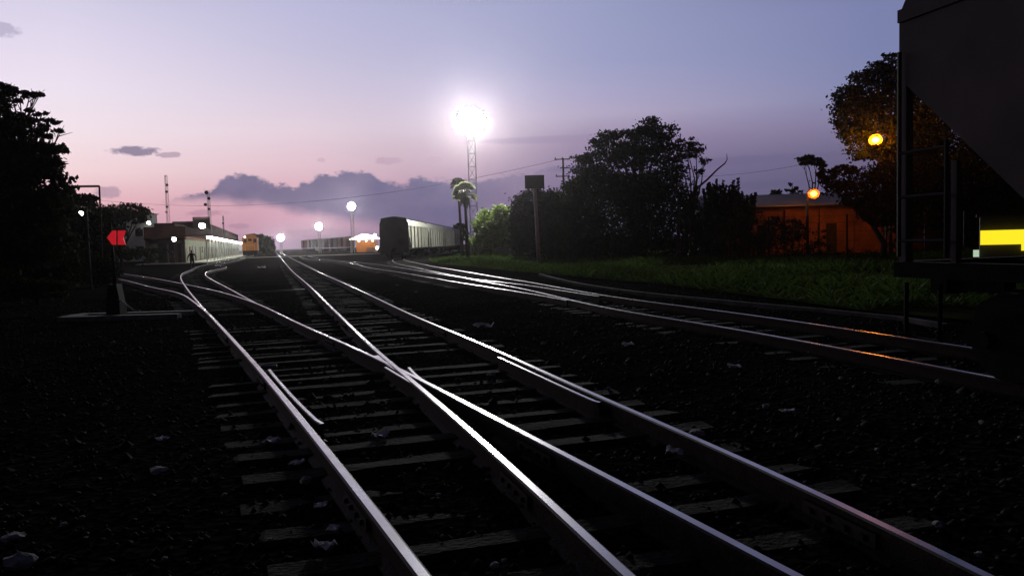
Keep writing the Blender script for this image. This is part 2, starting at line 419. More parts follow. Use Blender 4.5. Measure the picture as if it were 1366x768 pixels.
pxA = [(240, 391), (258, 402), (275, 415), (297, 438), (342, 487), (381, 534), (428, 589), (470.6, 645), (513, 696), (567, 767)]
pxB = [(247.6, 379), (294, 389), (343, 404.6), (401, 432), (447.5, 452), (497, 474), (545, 496.5), (570, 509.3), (615, 532), (670, 562), (726, 590), (811, 634), (896, 679), (981.6, 722), (1067, 767)]
pxC = [(411.5, 380), (447.5, 415), (478, 444.5), (509, 474), (545, 503), (598, 548), (616, 564), (640, 583), (679, 618), (725, 662), (781, 713), (834, 762)]
pxD = [(426, 363), (478, 386), (560, 424.5), (640, 457), (802, 530), (939, 587), (1080, 651), (1124, 668), (1219.5, 716)]
def vp_far(px, py0, Ys, zz=RT):               # main line carries on along its own bearing
    return None
P_C = trace(pxC, far=[(-12.75, 44), (-17.85, 60), (-30.5, 100), (-62.1, 200), (-125.3, 400)], near=4)
P_D = trace(pxD, far=[(-16.34, 60), (-29., 100), (-60.6, 200), (-123.8, 400)], near=4)
P_A = trace(pxA, far=[(-15.2, 31.5), (-22.0, 42.0), (-30, 52.5), (-40, 64)], near=3)
P_B = trace(pxB, far=[(-20.4, 42.5), (-29.0, 55.), (-38.8, 67)], near=3)
pxA2 = [(275, 415), (262, 400), (249, 384), (241, 370), (244, 364), (255, 359.6)]
pxB2 = [(343, 404.6), (306.6, 385), (285.5, 374), (275, 367.5), (276.5, 362)]
P_A2 = trace(pxA2, far=[(-30.5, 73.5), (-40, 105), (-52.5, 145), (-73, 210)], sm=4)
P_B2 = trace(pxB2, far=[(-25.2, 66.5), (-28.9, 73), (-38.4, 105), (-51, 145), (-71.4, 210)], sm=4)
pxPa = [(538, 346), (572, 354), (610, 360.5), (648, 367), (680, 372), (710, 376.5), (757, 385), (827, 397), (960, 414), (1038, 424), (1116, 436), (1179, 446), (1280, 461)]
pxPc = [(526.5, 350), (563, 358.5), (601, 366.5), (640, 374.5), (680, 381.5), (710, 387.4), (757, 398.5), (827, 414), (960, 434.5), (1038, 447.6), (1116, 463), (1190, 477)]
pxQd = [(465.7, 350.5), (496, 357.6), (534, 363), (563, 368), (601, 374.7), (639, 380.6), (680, 387.2), (720, 393), (757, 400)]
pxQb = [(486.6, 350.7), (515, 354), (560, 361), (601, 367.5), (644.5, 373.6), (680, 377.2), (710, 380.5), (757, 388.5), (800, 394.5)]
P_Pa = trace(pxPa, far=[(-11.3, 84), (-10.9, 110), (-8.5, 160)], near=14, sm=4)
P_Pc = trace(pxPc, far=[(-12.8, 84), (-12.4, 110), (-10., 160)], near=14, sm=4)
P_Qb = trace(pxQb, far=[(-25.5, 100), (-41, 150)], sm=4)
P_Qd = trace(pxQd, far=[(-27.1, 100), (-42.6, 150)], sm=4)

sl_meshes = []
for k in range(4):
    b = MB(); L_ = 2.55; w, h = .235, .15
    xs = np.linspace(-L_ / 2, L_ / 2, 9); prof = [(-w / 2, -h), (w / 2, -h), (w / 2, -.025), (w / 2 - .025, 0), (-w / 2 + .025, 0), (-w / 2, -.025)]
    V = []
    for i, x in enumerate(xs):
        for (p, q) in prof:
            V.append((x + (random.uniform(-.03, .03) if i in (0, 8) else 0), p + random.uniform(-.01, .01), q + random.uniform(-.008, .008)))
    n = len(prof); Fs = [(i * n + j, i * n + (j + 1) % n, (i + 1) * n + (j + 1) % n, (i + 1) * n + j) for i in range(8) for j in range(n)]
    Fs += [tuple(range(n))[::-1], tuple(range(8 * n, 9 * n))]
    b.add([(v[1], v[0], v[2]) for v in V], [f[::-1] for f in Fs]); sl_meshes.append(b.mesh('sleeper', m_sleeper))
def sleeper(parent, p, q, over=.52, jit=.03):            # from rail point p to rail point q, both extended
    d = Vector((q.x - p.x, q.y - p.y, 0)); L = d.length + 2 * over; d.normalize()
    c = (p + q) / 2
    o = bpy.data.objects.new('sleeper', random.choice(sl_meshes)); COL.objects.link(o); o.parent = parent
    o.location = (c.x + random.uniform(-jit, jit), c.y + random.uniform(-jit, jit), RT - .172 + .03 + random.uniform(-.04, .004))
    o.rotation_euler = (0, 0, math.atan2(d.y, d.x) - PI / 2 + random.uniform(-.018, .018)); o.scale = (random.uniform(.92, 1.06), L / 2.55, 1)
    return o
def arclist(P, step, y0, y1):
    out = []; acc = 0; 
    for a, b in zip(P[:-1], P[1:]):
        L = (b - a).length
        while acc <= L:
            q = a.lerp(b, acc / L) if L > 0 else a
            if y0 <= q.y <= y1: out.append((q, (b - a).normalized()))
            acc += step
        acc -= L
    return out
def nearest(P, q):
    best = None
    for a, b in zip(P[:-1], P[1:]):
        ab = b - a; l2 = ab.length_squared
        if l2 < 1e-9: continue
        t = max(0, min(1, (q - a).dot(ab) / l2)); r = a + ab * t; d = (r - q).length
        if best is None or d < best[0]: best = (d, r)
    return best[1]
def sleepers_for(parent, Pl, Pr, y0, y1, limit=95, over=.55, step=.56):
    items = arclist(Pl, step, y0, y1); far = []
    for i, (q, d) in enumerate(items):
        r = nearest(Pr, q); v = (r - q); v.z = 0
        if not 1.0 < v.length < 2.4: v = Vector((d.y, -d.x, 0)) * 1.45
        v = Vector((d.y, -d.x, 0)) * v.length if v.dot(Vector((d.y, -d.x, 0))) > 0 else v
        if i < limit: sleeper(parent, q, q + v, over)
        else: far.append((q, v))
    if far:
        b = MB()
        for q, v in far:
            n = v.normalized(); c = q + v / 2; b.box((c.x, c.y, RT - .17 - .05), (v.length + 1.1, .22, .15), math.atan2(n.y, n.x))
        tag(b.build('sleeper', m_sleeper, parent), kind='stuff')

main = thing('railway_track', 'straight main line track with shiny rails running into the far distance', 'railway track', (P_D[0] + P_C[0]) / 2 * 1)
main.location = (0, 0, 0)
add_rail(P_C, main); add_rail(P_D, main)
div = thing('railway_track', 'diverging track curving left from the crossing frog toward the switch stand with the red arrow', 'railway track')
add_rail(P_A, div, dz=-.002); add_rail(P_B, div, dz=-.004)
# long turnout timbers carry both tracks near the camera
for q, d in arclist(P_D, .56, 1.2, 16.2):
    n = Vector((-d.y, d.x, 0)); 
    best = None
    for a, b in zip(P_A[:-1], P_A[1:]):                  # intersect the timber's line with rail A
        e = b - a; den = n.x * e.y - n.y * e.x
        if abs(den) < 1e-9: continue
        w = a - q; t = (w.x * e.y - w.y * e.x) / den; u = (w.x * n.y - w.y * n.x) / den
        if 0 <= u <= 1 and t > 0: best = t; break
    if best is None or best > 4.6: best = 1.5
    sleeper(div, q, q + n * best, .58)
sleepers_for(main, P_C, P_D, 16.3, 200)
sleepers_for(div, P_A, P_B, 19.5, 62)
# crossing frog, wing rails and check rails
fr = MB()
def bar(pts, w, z0, z1, mb, mi=None):
    V = []
    for i, p in enumerate(pts):
        d = pts[min(i + 1, len(pts) - 1)] - pts[max(i - 1, 0)]; d.z = 0; d.normalize(); r = Vector((d.y, -d.x, 0)) * w / 2
        V += [Vector((p.x, p.y, z0)) - r, Vector((p.x, p.y, z0)) + r, Vector((p.x, p.y, z1)) + r, Vector((p.x, p.y, z1)) - r]
    n = 4; Fs = [(i * n + k, i * n + (k + 1) % n, (i + 1) * n + (k + 1) % n, (i + 1) * n + k) for i in range(len(pts) - 1) for k in range(n)]
    Fs += [(3, 2, 1, 0), tuple((len(pts) - 1) * n + k for k in range(4))]
    mb.add(V, Fs, mi)
g = lambda x, y, z=RT: gnd(x, y, z)
fr.add([g(508, 473, RT - .008), g(497, 474.5, RT - .008), g(546, 505, RT - .008), g(508, 473, .03), g(497, 474.5, .03), g(546, 505, .03)],
       [(0, 1, 2), (0, 3, 4, 1), (1, 4, 5, 2), (2, 5, 3, 0)])
frog = fr.build('frog', [m_rail], div)
w1 = smooth(resample([g(514, 488.5), g(532, 499.5), g(556, 513), g(575, 528)], .15), 3)
w2 = smooth(resample([g(545.5, 489), g(552, 497), g(571, 510.5), g(592, 521.5)], .15), 3)
for w in (w1, w2): rail_mesh(sorted(w, key=lambda p: p.y), -.006, CHK).build('wing_rail', [m_rust, m_rail, m_fix], div)
def check(px, parent):
    P = resample([g(x, y) for x, y in px], .2); P.sort(key=lambda p: p.y)
    rail_mesh(P, -.004, CHK).build('check_rail', [m_rust, m_rail, m_fix], parent)
check([(359, 492), (366, 501), (395, 533), (422, 559), (430, 564)], div)
check([(665, 475.5), (700, 491.5), (760, 519), (793, 533.5), (800, 535.5)], main)
# fishplates and spikes along the near rails
for P, ys in ((P_A, (4.3, 8.6, 13)), (P_B, (5.4, 12)), (P_C, (4.6, 14.5)), (P_D, (3.9, 12.9))):
    for Y in ys:
        p = axpt(P, Y)
        if p is None: continue
        q = axpt(P, Y + .3); d = (q - p).normalized(); r = Vector((d.y, -d.x, 0))
        for sgn in (-1, 1):
            fx = MB(); c = p + r * .028 * sgn + Vector((0, 0, -.09)); fx.box(c, (.022, .55, .075), math.atan2(d.y, d.x) - PI / 2)
            for k in (-.2, -.07, .07, .2): fx.box(c + d * k + r * .018 * sgn, (.03, .03, .03), math.atan2(d.y, d.x))
            fx.build('fishplate', m_fix, main if P is P_C or P is P_D else div)

st = thing('railway_track', 'branch track bending right toward the orange locomotive at the lit station platform', 'railway track')
add_rail(P_A2, st, dz=-.008); add_rail(P_B2, st, dz=-.01); sleepers_for(st, P_A2, P_B2, 22, 150)
hp = thing('railway_track', 'siding track curving from under the near wagon to the dark hopper train', 'railway track')
add_rail(P_Pc, hp); add_rail(P_Pa, hp); sleepers_for(hp, P_Pc, P_Pa, -3, 90)
qt = thing('railway_track', 'loop track splitting off the siding between the hopper train and the main line', 'railway track')
add_rail(P_Qd, qt, dz=-.003); add_rail(P_Qb, qt, dz=-.005); sleepers_for(qt, P_Qd, P_Qb, 26, 110)

# loose rods between the tracks
def rod(a, b, label):
    mb = MB(); p, q = gnd(*a, .05), gnd(*b, .05); mb.tube([p, p.lerp(q, .5) + Vector((0, 0, -.008)), q], .022, 8)
    tag(mb.build('steel_rod', m_galv, None, True), label, 'rod', 'rods lying across the tracks')
rod((321, 390.5), (407, 385.5), 'thin pale rod lying across the gap between the branch track and the main line')
rod((291, 420.5), (338, 419), 'short pale rod lying beside the inner rail of the curved track')
rod((344, 488.5), (369, 488), 'short rod ending at the far tip of the left check rail')

# stones: uncountable
def stones():
    n = 26000
    d = rng.uniform(0, 1, n) ** .8
    y = 2.6 + d * 24; x = rng.uniform(-.75, .75, n) * (y + 1)
    dirs = np.array([(1, 1, 1), (1, -1, -1), (-1, 1, -1), (-1, -1, 1), (1.3, 0, .2), (-1.2, .2, -.1)], float)
    octv = np.array([(1, 0, 0), (-1, 0, 0), (0, 1, 0), (0, -1, 0), (0, 0, 1), (0, 0, -1)], float)
    octf = np.array([(0, 2, 4), (2, 1, 4), (1, 3, 4), (3, 0, 4), (2, 0, 5), (1, 2, 5), (3, 1, 5), (0, 3, 5)])
    s = rng.uniform(.012, .034, n) * (1 + .9 * (rng.uniform(0, 1, n) > .96))
    jit = rng.uniform(.6, 1.35, (n, 6, 3)); ang = rng.uniform(0, 2 * PI, n)
    v = octv[None] * jit + rng.uniform(-.2, .2, (n, 6, 3))
    v = v * s[:, None, None]; v[:, :, 2] *= .75
    c, si = np.cos(ang)[:, None], np.sin(ang)[:, None]
    vx = v[:, :, 0] * c - v[:, :, 1] * si; vy = v[:, :, 0] * si + v[:, :, 1] * c
    z = np.array([hgt(a, b) for a, b in zip(x, y)])
    V = np.stack([vx + x[:, None], vy + y[:, None], v[:, :, 2] + (z + s * .25)[:, None]], -1).reshape(-1, 3)
    Fc = (octf[None] + (np.arange(n) * 6)[:, None, None]).reshape(-1, 3)
    mm = mat('ballast_stone', (.021, .0195, .019), .95, var=.7, scale=3.5, spec=.03)
    o = bpy.data.objects.new('ballast_stones', npmesh('ballast_stones', V, Fc, mm)); COL.objects.link(o)
    tag(o, 'dark loose ballast stones spread between the rails', 'stones', kind='stuff')
stones()

# ------------------------------------------------------------------ foliage
def leaves(centers, radii, counts, size, flat=.7):
    P = []; S = []
    for c, r, n in zip(centers, radii, counts):
        k = max(2, int(n / 26)); cl = rng.normal(size=(k, 3)); cl /= np.linalg.norm(cl, axis=1)[:, None]
        cl *= (rng.uniform(.25, 1, k) ** .45)[:, None]
        for q in cl:
            m_ = 26; o = rng.normal(size=(m_, 3)) * np.array([.24, .24, .17])
            P.append(np.array(c) + (q + o) * np.array(r)); S.append(np.full(m_, size) * rng.uniform(.6, 1.4, m_))
    return leafquads(np.concatenate(P), np.concatenate(S))
def leafquads(P, S):
    n = len(P)
    a = rng.normal(size=(n, 3)); a /= np.linalg.norm(a, axis=1)[:, None]
    b = rng.normal(size=(n, 3)); b -= (a * b).sum(1)[:, None] * a; b /= np.linalg.norm(b, axis=1)[:, None]
    nrm = np.cross(a, b)
    a *= S[:, None] * .58; b *= S[:, None] * .34; nrm *= S[:, None] * .09
    V = np.stack([P - a, P + b + nrm, P + a, P - b + nrm], 1).reshape(-1, 3)
    V[:, 2] = np.maximum(V[:, 2], .02)
    Fc = np.arange(n * 4).reshape(-1, 4)
    return V, Fc
def tree(name, label, cat, base_px, Y, blobs, n=160, size=.2, m=None, trunk_r=.22, group=None, deep=.8, limbs=True, base=None, trunk_n=1):
    """blobs: (px, py, half-width px, half-height px) measured at depth Y, each with its own depth offset"""
    b0 = base if base is not None else at(base_px, 350, Y)
    b0 = Vector((b0.x, Y, 0))
    root = thing(name, label, cat, b0, 0, group)
    cs, rs, ns = [], [], []
    k = Y / F
    for i, bl in enumerate(blobs):
        px, py, w, h = bl[:4]; dy = bl[4] if len(bl) > 4 else random.uniform(-.5, .5) * max(w, 10) * k
        c = at(px, py, Y) + Vector((0, dy, 0)) - b0
        cs.append(tuple(c)); rs.append((w * k, max(w, h) * k * deep, h * k)); ns.append(max(30, int(n * (w * h) / 95 * (bl[5] if len(bl) > 5 else 1))))
    V, Fc = leaves(cs, rs, ns, size)
    cr = bpy.data.objects.new('crown', npmesh('crown', V, Fc, m or m_leaf)); COL.objects.link(cr); cr.parent = root
    if limbs:
        mb = MB(); order = sorted(cs, key=lambda c: c[2]); top = Vector(order[-1]); fork = Vector((top.x * .25, 0, top.z * .38))
        mb.tube([(0, 0, -.1), (0.05, 0, fork.z * .5), fork], [trunk_r * 1.25, trunk_r, trunk_r * .8], 10)
        for c in cs:
            c = Vector(c)
            if c.z < fork.z * .8: continue
            mid = fork.lerp(c, .55) + Vector((random.uniform(-.15, .15), random.uniform(-.1, .1), .08)) * c.length * .25
            mb.tube([fork, mid, c], [trunk_r * .55, trunk_r * .33, trunk_r * .1], 6)
            for _ in range(3):
                q = c + Vector((random.uniform(-1, 1), random.uniform(-1, 1), random.uniform(-.5, .5))) * .35
                mb.tube([mid.lerp(c, random.uniform(.3, .9)), q], [trunk_r * .14, trunk_r * .05], 5)
        mb.build('trunk', m_bark, root, True)
    return root

# left side
tree('broadleaf_tree', 'tall dark layered tree rising at the far left of the sky', 'tree', 20, 27,
     [(14, 116, 16, 5, 0, .8), (34, 121, 16, 4, .3, .8), (46, 126, 10, 3, 0, .7), (12, 130, 20, 8, 0, .8), (34, 133, 12, 6, -.3, .6), (10, 148, 18, 8, 0, .6), (34, 150, 14, 4, 0, .5), (56, 153, 10, 3, 0, .5), (20, 165, 26, 9, 0, .9), (50, 162, 16, 6, .2, .6), (70, 164, 13, 4, -.2, .6), (80, 172, 8, 4, 0, .5), (44, 178, 20, 7, 0, .6), (68, 184, 14, 5, 0, .5), (10, 182, 22, 8, 0, .9), (22, 200, 30, 14), (56, 196, 18, 11, .3, .8), (76, 200, 12, 8, 0, .6), (20, 232, 46, 24), (66, 222, 22, 15), (84, 236, 15, 8, 0, .7), (74, 252, 18, 10, .2, .8), (30, 280, 54, 30), (66, 278, 24, 22), (-30, 200, 40, 70), (-20, 300, 60, 60), (45, 325, 50, 30)], n=200, size=.16, trunk_r=.13)
tree('broadleaf_tree', 'dark rounded tree behind the black pole frame at left', 'tree', 105, 44,
     [(110, 292, 26, 26), (92, 268, 18, 12), (118, 268, 10, 9), (125, 305, 24, 28), (95, 315, 30, 30), (130, 330, 28, 18), (75, 310, 24, 34)], n=260, size=.22, m=m_leafb)
tree('broadleaf_tree', 'small dark tree with brownish top beside the white building', 'tree', 162, 80,
     [(160, 283, 22, 11), (178, 282, 16, 9), (142, 285, 14, 10), (148, 302, 18, 16), (186, 292, 8, 9, 0, .6), (148, 320, 16, 14), (180, 304, 5, 9, 0, .5), (172, 336, 36, 5), (146, 338, 22, 9)], n=420, size=.3, m=m_leafb, trunk_r=.18)
for (px, Y, bl, lb, mm) in (
    (40, 31, [(28, 356, 34, 24), (62, 352, 26, 22), (0, 350, 34, 30), (90, 362, 24, 18)], 'dark leafy bush under the tall left tree', m_leafb),
    (125, 36, [(122, 360, 26, 18), (142, 362, 14, 16), (104, 356, 22, 20)], 'low dark bush left of the switch stand', m_leafb),
    (45, 25, [(30, 384, 26, 13), (58, 386, 20, 12), (8, 380, 22, 16)], 'pale green weedy bush at the edge of the ballast on the far left', m_leaf),
    (190, 88, [(180, 340, 24, 7), (205, 345, 12, 5)], 'low dark bush in front of the white building', m_leafb)):
    tree('bush', lb, 'bush', px, Y, bl, n=320, size=.13 if Y < 60 else .28, m=mm, trunk_r=.06, group=None)
# right side
tree('broadleaf_tree', 'dense dark rounded tree just behind the sign pole', 'tree', 712, 64,
     [(712, 268, 24, 16), (735, 272, 20, 16), (697, 285, 18, 20), (722, 298, 34, 24), (700, 318, 20, 22), (735, 322, 26, 24), (750, 285, 22, 26), (688, 300, 8, 20)], n=420, size=.24, m=m_leafb)
tree('broadleaf_tree', 'biggest dark spreading tree in the middle with ragged top', 'tree', 850, 60,
     [(865, 168, 18, 11), (845, 178, 16, 9), (885, 178, 20, 12), (862, 192, 36, 14), (815, 180, 17, 8), (800, 190, 12, 7), (812, 202, 26, 13), (842, 212, 34, 14), (778, 212, 13, 8), (785, 228, 22, 14), (892, 205, 24, 14), (800, 250, 38, 22), (845, 250, 44, 24), (885, 240, 24, 20), (770, 258, 20, 20), (775, 298, 34, 34), (825, 296, 50, 38), (880, 290, 44, 38), (760, 330, 30, 18), (810, 332, 44, 18), (870, 332, 44, 18)], n=330, size=.22, m=m_leaf, trunk_r=.3)
tr3 = tree('broadleaf_tree', 'thin open tree with drooping sprays right of the biggest tree', 'tree', 927, 57,
     [(915, 188, 12, 6), (930, 196, 12, 8), (940, 212, 7, 8), (918, 205, 14, 9), (910, 225, 10, 9), (932, 228, 6, 8), (915, 262, 16, 18), (925, 300, 24, 30), (935, 328, 30, 18)], n=300, size=.17, trunk_r=.14)
snag = thing('bare_branch', 'crooked leafless branch poking into the sky', 'branch', Vector((at(912, 350, 56).x, 56, 0)))
tag(snag, 'crooked dead tree stem curving up bare against the sky', 'dead tree')
snag.name = 'dead_tree'
mb = MB(); mb.tube([Vector((at(a, b, 56).x, 56, max(at(a, b, 56).z, -.1))) - snag.location for a, b in ((912, 352), (915, 310), (921, 268), (931, 250), (943, 240), (957, 226), (967, 218), (970, 213), (969.5, 205))], [.13, .12, .1, .085, .075, .06, .05, .035, .015], 7)
mb.build('trunk', m_bark, snag, True)
def shoots(label, px0, px1, top, Y, n=26):
    root = thing('shrub', label, 'shrub', Vector((at((px0 + px1) / 2, 350, Y).x, Y, 0))); k = Y / F
    mb = MB(); cs = []; rs = []; ns = []
    for i in range(n):
        px = random.uniform(px0, px1); h = top(px) + random.uniform(0, 16)
        b = Vector((at((px0 + px1) / 2 + (px - (px0 + px1) / 2) * .5, 350, Y).x, Y + random.uniform(-1.2, 1.2), 0)) - root.location
        t = at(px, h, Y) - root.location; t.y = b.y
        mid = b.lerp(t, .6) + Vector((random.uniform(-.25, .25), 0, .15))
        mb.tube([b, mid, t], [.04, .025, .01], 5)
        for s in np.linspace(.35, 1., 22):
            c = b.lerp(mid, s / .6) if s < .6 else mid.lerp(t, (s - .6) / .4)
            cs.append(np.array(c)[None] + rng.normal(size=(7, 3)) * .14 * (1.25 - s))
    P = np.concatenate(cs); V, Fc = leafquads(P, rng.uniform(.14, .3, len(P)))
    o = bpy.data.objects.new('crown', npmesh('crown', V, Fc, m_leafb)); COL.objects.link(o); o.parent = root
    mb.build('trunk', m_bark, root)
shoots('spiky upright shrub with many thin shoots left of the grey shed roof', 936, 1006, lambda x: 236 + abs(x - 968) * .35 + (10 if 990 < x else 0), 54, 46)
tree('bush', 'small round dark treetop standing behind the grey shed roof', 'bush', 1036, 74, [(1036, 262, 9, 8), (1036, 275, 10, 10)], n=900, size=.25, m=m_leafb, trunk_r=.12)
tree('bush', 'small ragged treetop behind the shed next to the round one', 'bush', 1058, 76, [(1057, 248, 6, 6), (1050, 256, 7, 4), (1064, 256, 7, 4), (1057, 262, 8, 6)], n=300, size=.25, m=m_leafb, trunk_r=.1)
tree('broadleaf_tree', 'large tree lit orange from below by the street lamp beside the grey wagon', 'tree', 1205, 52,
     [(1190, 74, 9, 7), (1170, 92, 16, 9), (1150, 104, 15, 9), (1195, 100, 34, 18), (1165, 118, 32, 16), (1135, 128, 17, 12), (1123, 140, 9, 8), (1145, 148, 28, 16), (1122, 165, 9, 10), (1140, 180, 22, 15), (1180, 155, 38, 30), (1150, 204, 22, 10), (1185, 200, 28, 12), (1225, 130, 34, 40), (1235, 200, 40, 40), (1270, 180, 40, 60), (1260, 260, 50, 40), (1220, 260, 30, 30), (1320, 220, 40, 60), (1390, 230, 50, 70), (1330, 290, 50, 40), (1140, 208, 14, 6, -3.2), (1162, 207, 16, 7, -3.), (1186, 208, 14, 8, -3.2)], n=300, size=.21, trunk_r=.32, m=m_leafb)
tree('broadleaf_tree', 'low dark tree hanging over the orange brick wall', 'tree', 1178, 41,
     [(1108, 230, 16, 8), (1094, 240, 10, 6), (1125, 226, 14, 7), (1118, 246, 20, 12), (1145, 240, 28, 18), (1185, 235, 34, 18), (1140, 264, 20, 13), (1170, 268, 34, 18), (1205, 270, 30, 26), (1160, 287, 16, 8), (1185, 292, 14, 7), (1225, 240, 30, 30), (1215, 300, 24, 12)], n=230, size=.17, m=m_leafb, trunk_r=.16)
for px, Y, bl, lb in ((1035, 50, [(1028, 316, 22, 16), (1050, 312, 14, 12), (1010, 326, 22, 14), (1045, 330, 26, 12)], 'straggly bush against the dim left part of the brick wall'),
                      (1080, 51, [(1078, 322, 16, 14), (1095, 330, 14, 12), (1062, 336, 16, 8), (1100, 312, 6, 8)], 'patchy bush below the lower orange street lamp'),
                      (1005, 49, [(1005, 292, 16, 12), (992, 300, 14, 14), (1022, 300, 12, 10), (1012, 312, 20, 10)], 'tall dark bush hiding the left corner of the brick shed'),
                      (1050, 48, [(1040, 298, 14, 10), (1056, 304, 16, 10), (1030, 308, 16, 12), (1070, 312, 14, 10), (1050, 318, 24, 12), (1098, 340, 20, 6), (1128, 338, 10, 8)], 'broad dark bush in front of the middle of the brick shed'),
                      (985, 48, [(985, 320, 22, 18), (965, 326, 20, 18), (1000, 334, 22, 10)], 'dark bush filling the corner below the spiky shrub'),
                      (1190, 49, [(1185, 308, 10, 6), (1194, 318, 7, 9), (1190, 336, 10, 10)], 'sparse leafy climber on the brightest part of the brick wall'),
                      (1145, 50, [(1140, 342, 18, 4), (1165, 343, 16, 4), (1115, 343, 14, 5)], 'low weeds along the foot of the orange lit wall')):
    tree('bush', lb, 'bush', px, Y, bl, n=110, size=.15, m=m_leaf, trunk_r=.05)
tree('slender_tree', 'thin tall pole like tree with a small ragged top above the lower street lamp', 'tree', 1083, 66,
     [(1079, 212, 9, 5), (1090, 216, 8, 4), (1072, 217, 6, 3), (1098, 223, 5, 4)], n=900, size=.3, m=m_leafb, trunk_r=.16)
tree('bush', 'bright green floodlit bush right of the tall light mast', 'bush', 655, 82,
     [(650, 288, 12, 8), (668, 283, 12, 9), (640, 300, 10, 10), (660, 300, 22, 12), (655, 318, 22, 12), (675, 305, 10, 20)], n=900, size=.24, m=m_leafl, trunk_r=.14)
tree('bush', 'low dark bushes along the foot of the dark tree row', 'bush', 730, 66, [(715, 340, 22, 8), (745, 341, 22, 8), (690, 341, 10, 6)], n=500, size=.2, m=m_leafb, trunk_r=.05)
tree('bush', 'small dark treetop beyond the end of the hopper train', 'bush', 612, 150, [(612, 304, 8, 5), (606, 310, 9, 5), (618, 314, 8, 6)], n=1500, size=.5, m=m_leafb, trunk_r=.2)
tree('broadleaf_tree', 'round grey green tree behind the orange locomotive', 'tree', 357, 175, [(354, 326, 9, 9), (346, 320, 7, 6), (362, 330, 4, 8), (338, 317, 6, 4)], n=3500, size=.55, m=m_leaf, trunk_r=.3)

# palms
def palm(label, px, top_px, Y, rad, lean=0., n=80, fm=None):
    base = Vector((at(px, 340, Y).x, Y, 0)); top = at(*top_px, Y)
    root = thing('palm_tree', label, 'palm tree', base, 0, 'pair of fan palms by the light mast'); t = top - base
    mb = MB(); mb.tube([(0, 0, -.1), t * .5 + Vector((lean * .3, 0, 0)), t], [.2, .15, .13], 9); mb.build('trunk', m_bark, root, True)
    fb = MB()
    for i in range(n):
        ang = random.uniform(0, 2 * PI); el_ = random.uniform(-.5, 1.35)
        d = Vector((math.cos(ang) * math.cos(el_), math.sin(ang) * math.cos(el_), math.sin(el_)))
        st_ = t + d * rad * .55; fb.tube([t, st_], [.025, .012], 4)
        side = d.cross(Vector((0, 0, 1))).normalized(); up = side.cross(d)
        for k in range(11):                         # fan blades
            a = (k / 10 - .5) * 2.3; bd = (d * math.cos(a) + side * math.sin(a)); tip = st_ + bd * rad * .5 + Vector((0, 0, -.12 * rad)) + up * random.uniform(-.05, .05)
            w = bd.cross(up).normalized() * .085; mid = st_ + bd * rad * .27
            fb.add([st_, mid + w, tip, mid - w], [(0, 1, 2, 3)])
    fb.build('crown', fm or m_palm, root)
    sk = MB()
    for i in range(60):                              # skirt of dead fronds
        ang = random.uniform(0, 2 * PI); r0 = random.uniform(.1, .3) ; z0 = random.uniform(-.2, .1)
        a = t + Vector((math.cos(ang) * r0, math.sin(ang) * r0, z0)); b = t + Vector((math.cos(ang) * rad * .42, math.sin(ang) * rad * .42, -rad * random.uniform(.6, 1.25)))
        s_ = Vector((-math.sin(ang), math.cos(ang), 0)) * .09; sk.add([a, (a + b) / 2 + s_, b, (a + b) / 2 - s_], [(0, 1, 2, 3)])
    sk.build('dead_fronds', m_bark, root)
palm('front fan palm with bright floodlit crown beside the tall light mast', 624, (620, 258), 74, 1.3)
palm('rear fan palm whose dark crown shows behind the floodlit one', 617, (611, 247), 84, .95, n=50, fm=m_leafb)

# grass
def grass():
    n = 90000
    y = 15 + rng.uniform(0, 1, n) ** 1.5 * 90; 
    edge = np.interp(y, [8, 15, 18.4, 26, 38, 60, 75, 110], [8.2, 5.6, 5.0, 3.5, -.6, -7.2, -9.8, -9.0])
    x = edge + 1.5 + rng.uniform(0, 1, n) * (np.interp(y, [15, 50, 105], [26, 45, 30]))
    patch = np.array([mnoise.noise((a * .18, b * .18, 2)) + .5 * mnoise.noise((a * .7, b * .7, 4)) for a, b in zip(x, y)])
    keep = patch + rng.uniform(-.5, .5, n) > -.25; x, y, patch = x[keep], y[keep], patch[keep]; n = len(x)
    h = rng.uniform(.12, .38, n) * (1 + 1.0 * np.clip(patch, -.3, .8)); w = rng.uniform(.006, .016, n) * np.clip(y / 28, 1, 3.2)
    a = rng.uniform(0, 2 * PI, n); lx, ly = rng.normal(0, .13, n), rng.normal(0, .13, n)
    c, s = np.cos(a) * w, np.sin(a) * w
    z0 = np.zeros(n)
    V = np.stack([np.stack([x - c, y - s, z0], -1), np.stack([x + c, y + s, z0], -1), np.stack([x + lx + c * .3, y + ly + s * .3, h * .75], -1), np.stack([x + lx * 1.8, y + ly * 1.8, h], -1)], 1).reshape(-1, 3)
    o = bpy.data.objects.new('grass', npmesh('grass', V, np.arange(n * 4).reshape(-1, 4), m_grass)); COL.objects.link(o)
    tag(o, 'rough green grass on the verge right of the siding', 'grass', kind='stuff')
    m_soil = mat('grassy_soil', (.028, .036, .014), .95, var=.6, scale=.5, bump=.5, bscale=6, spec=.0)
    ys = [12, 15, 18.4, 26, 38, 60, 75, 110]; xs = [np.interp(v, [8, 15, 18.4, 26, 38, 60, 75, 110], [8.2, 5.6, 5.0, 3.5, -.6, -7.2, -9.8, -9.0]) + 1.4 for v in ys]
    b = MB(); V = []
    for X, Yv in zip(xs, ys): V += [(X, Yv, .055), (X + 90, Yv, .055)]
    b.add(V, [(2 * i, 2 * i + 1, 2 * i + 3, 2 * i + 2) for i in range(len(ys) - 1)])
    tag(b.build('grass_verge', m_soil), 'dark grassy soil of the verge right of the siding', kind='structure')
grass()
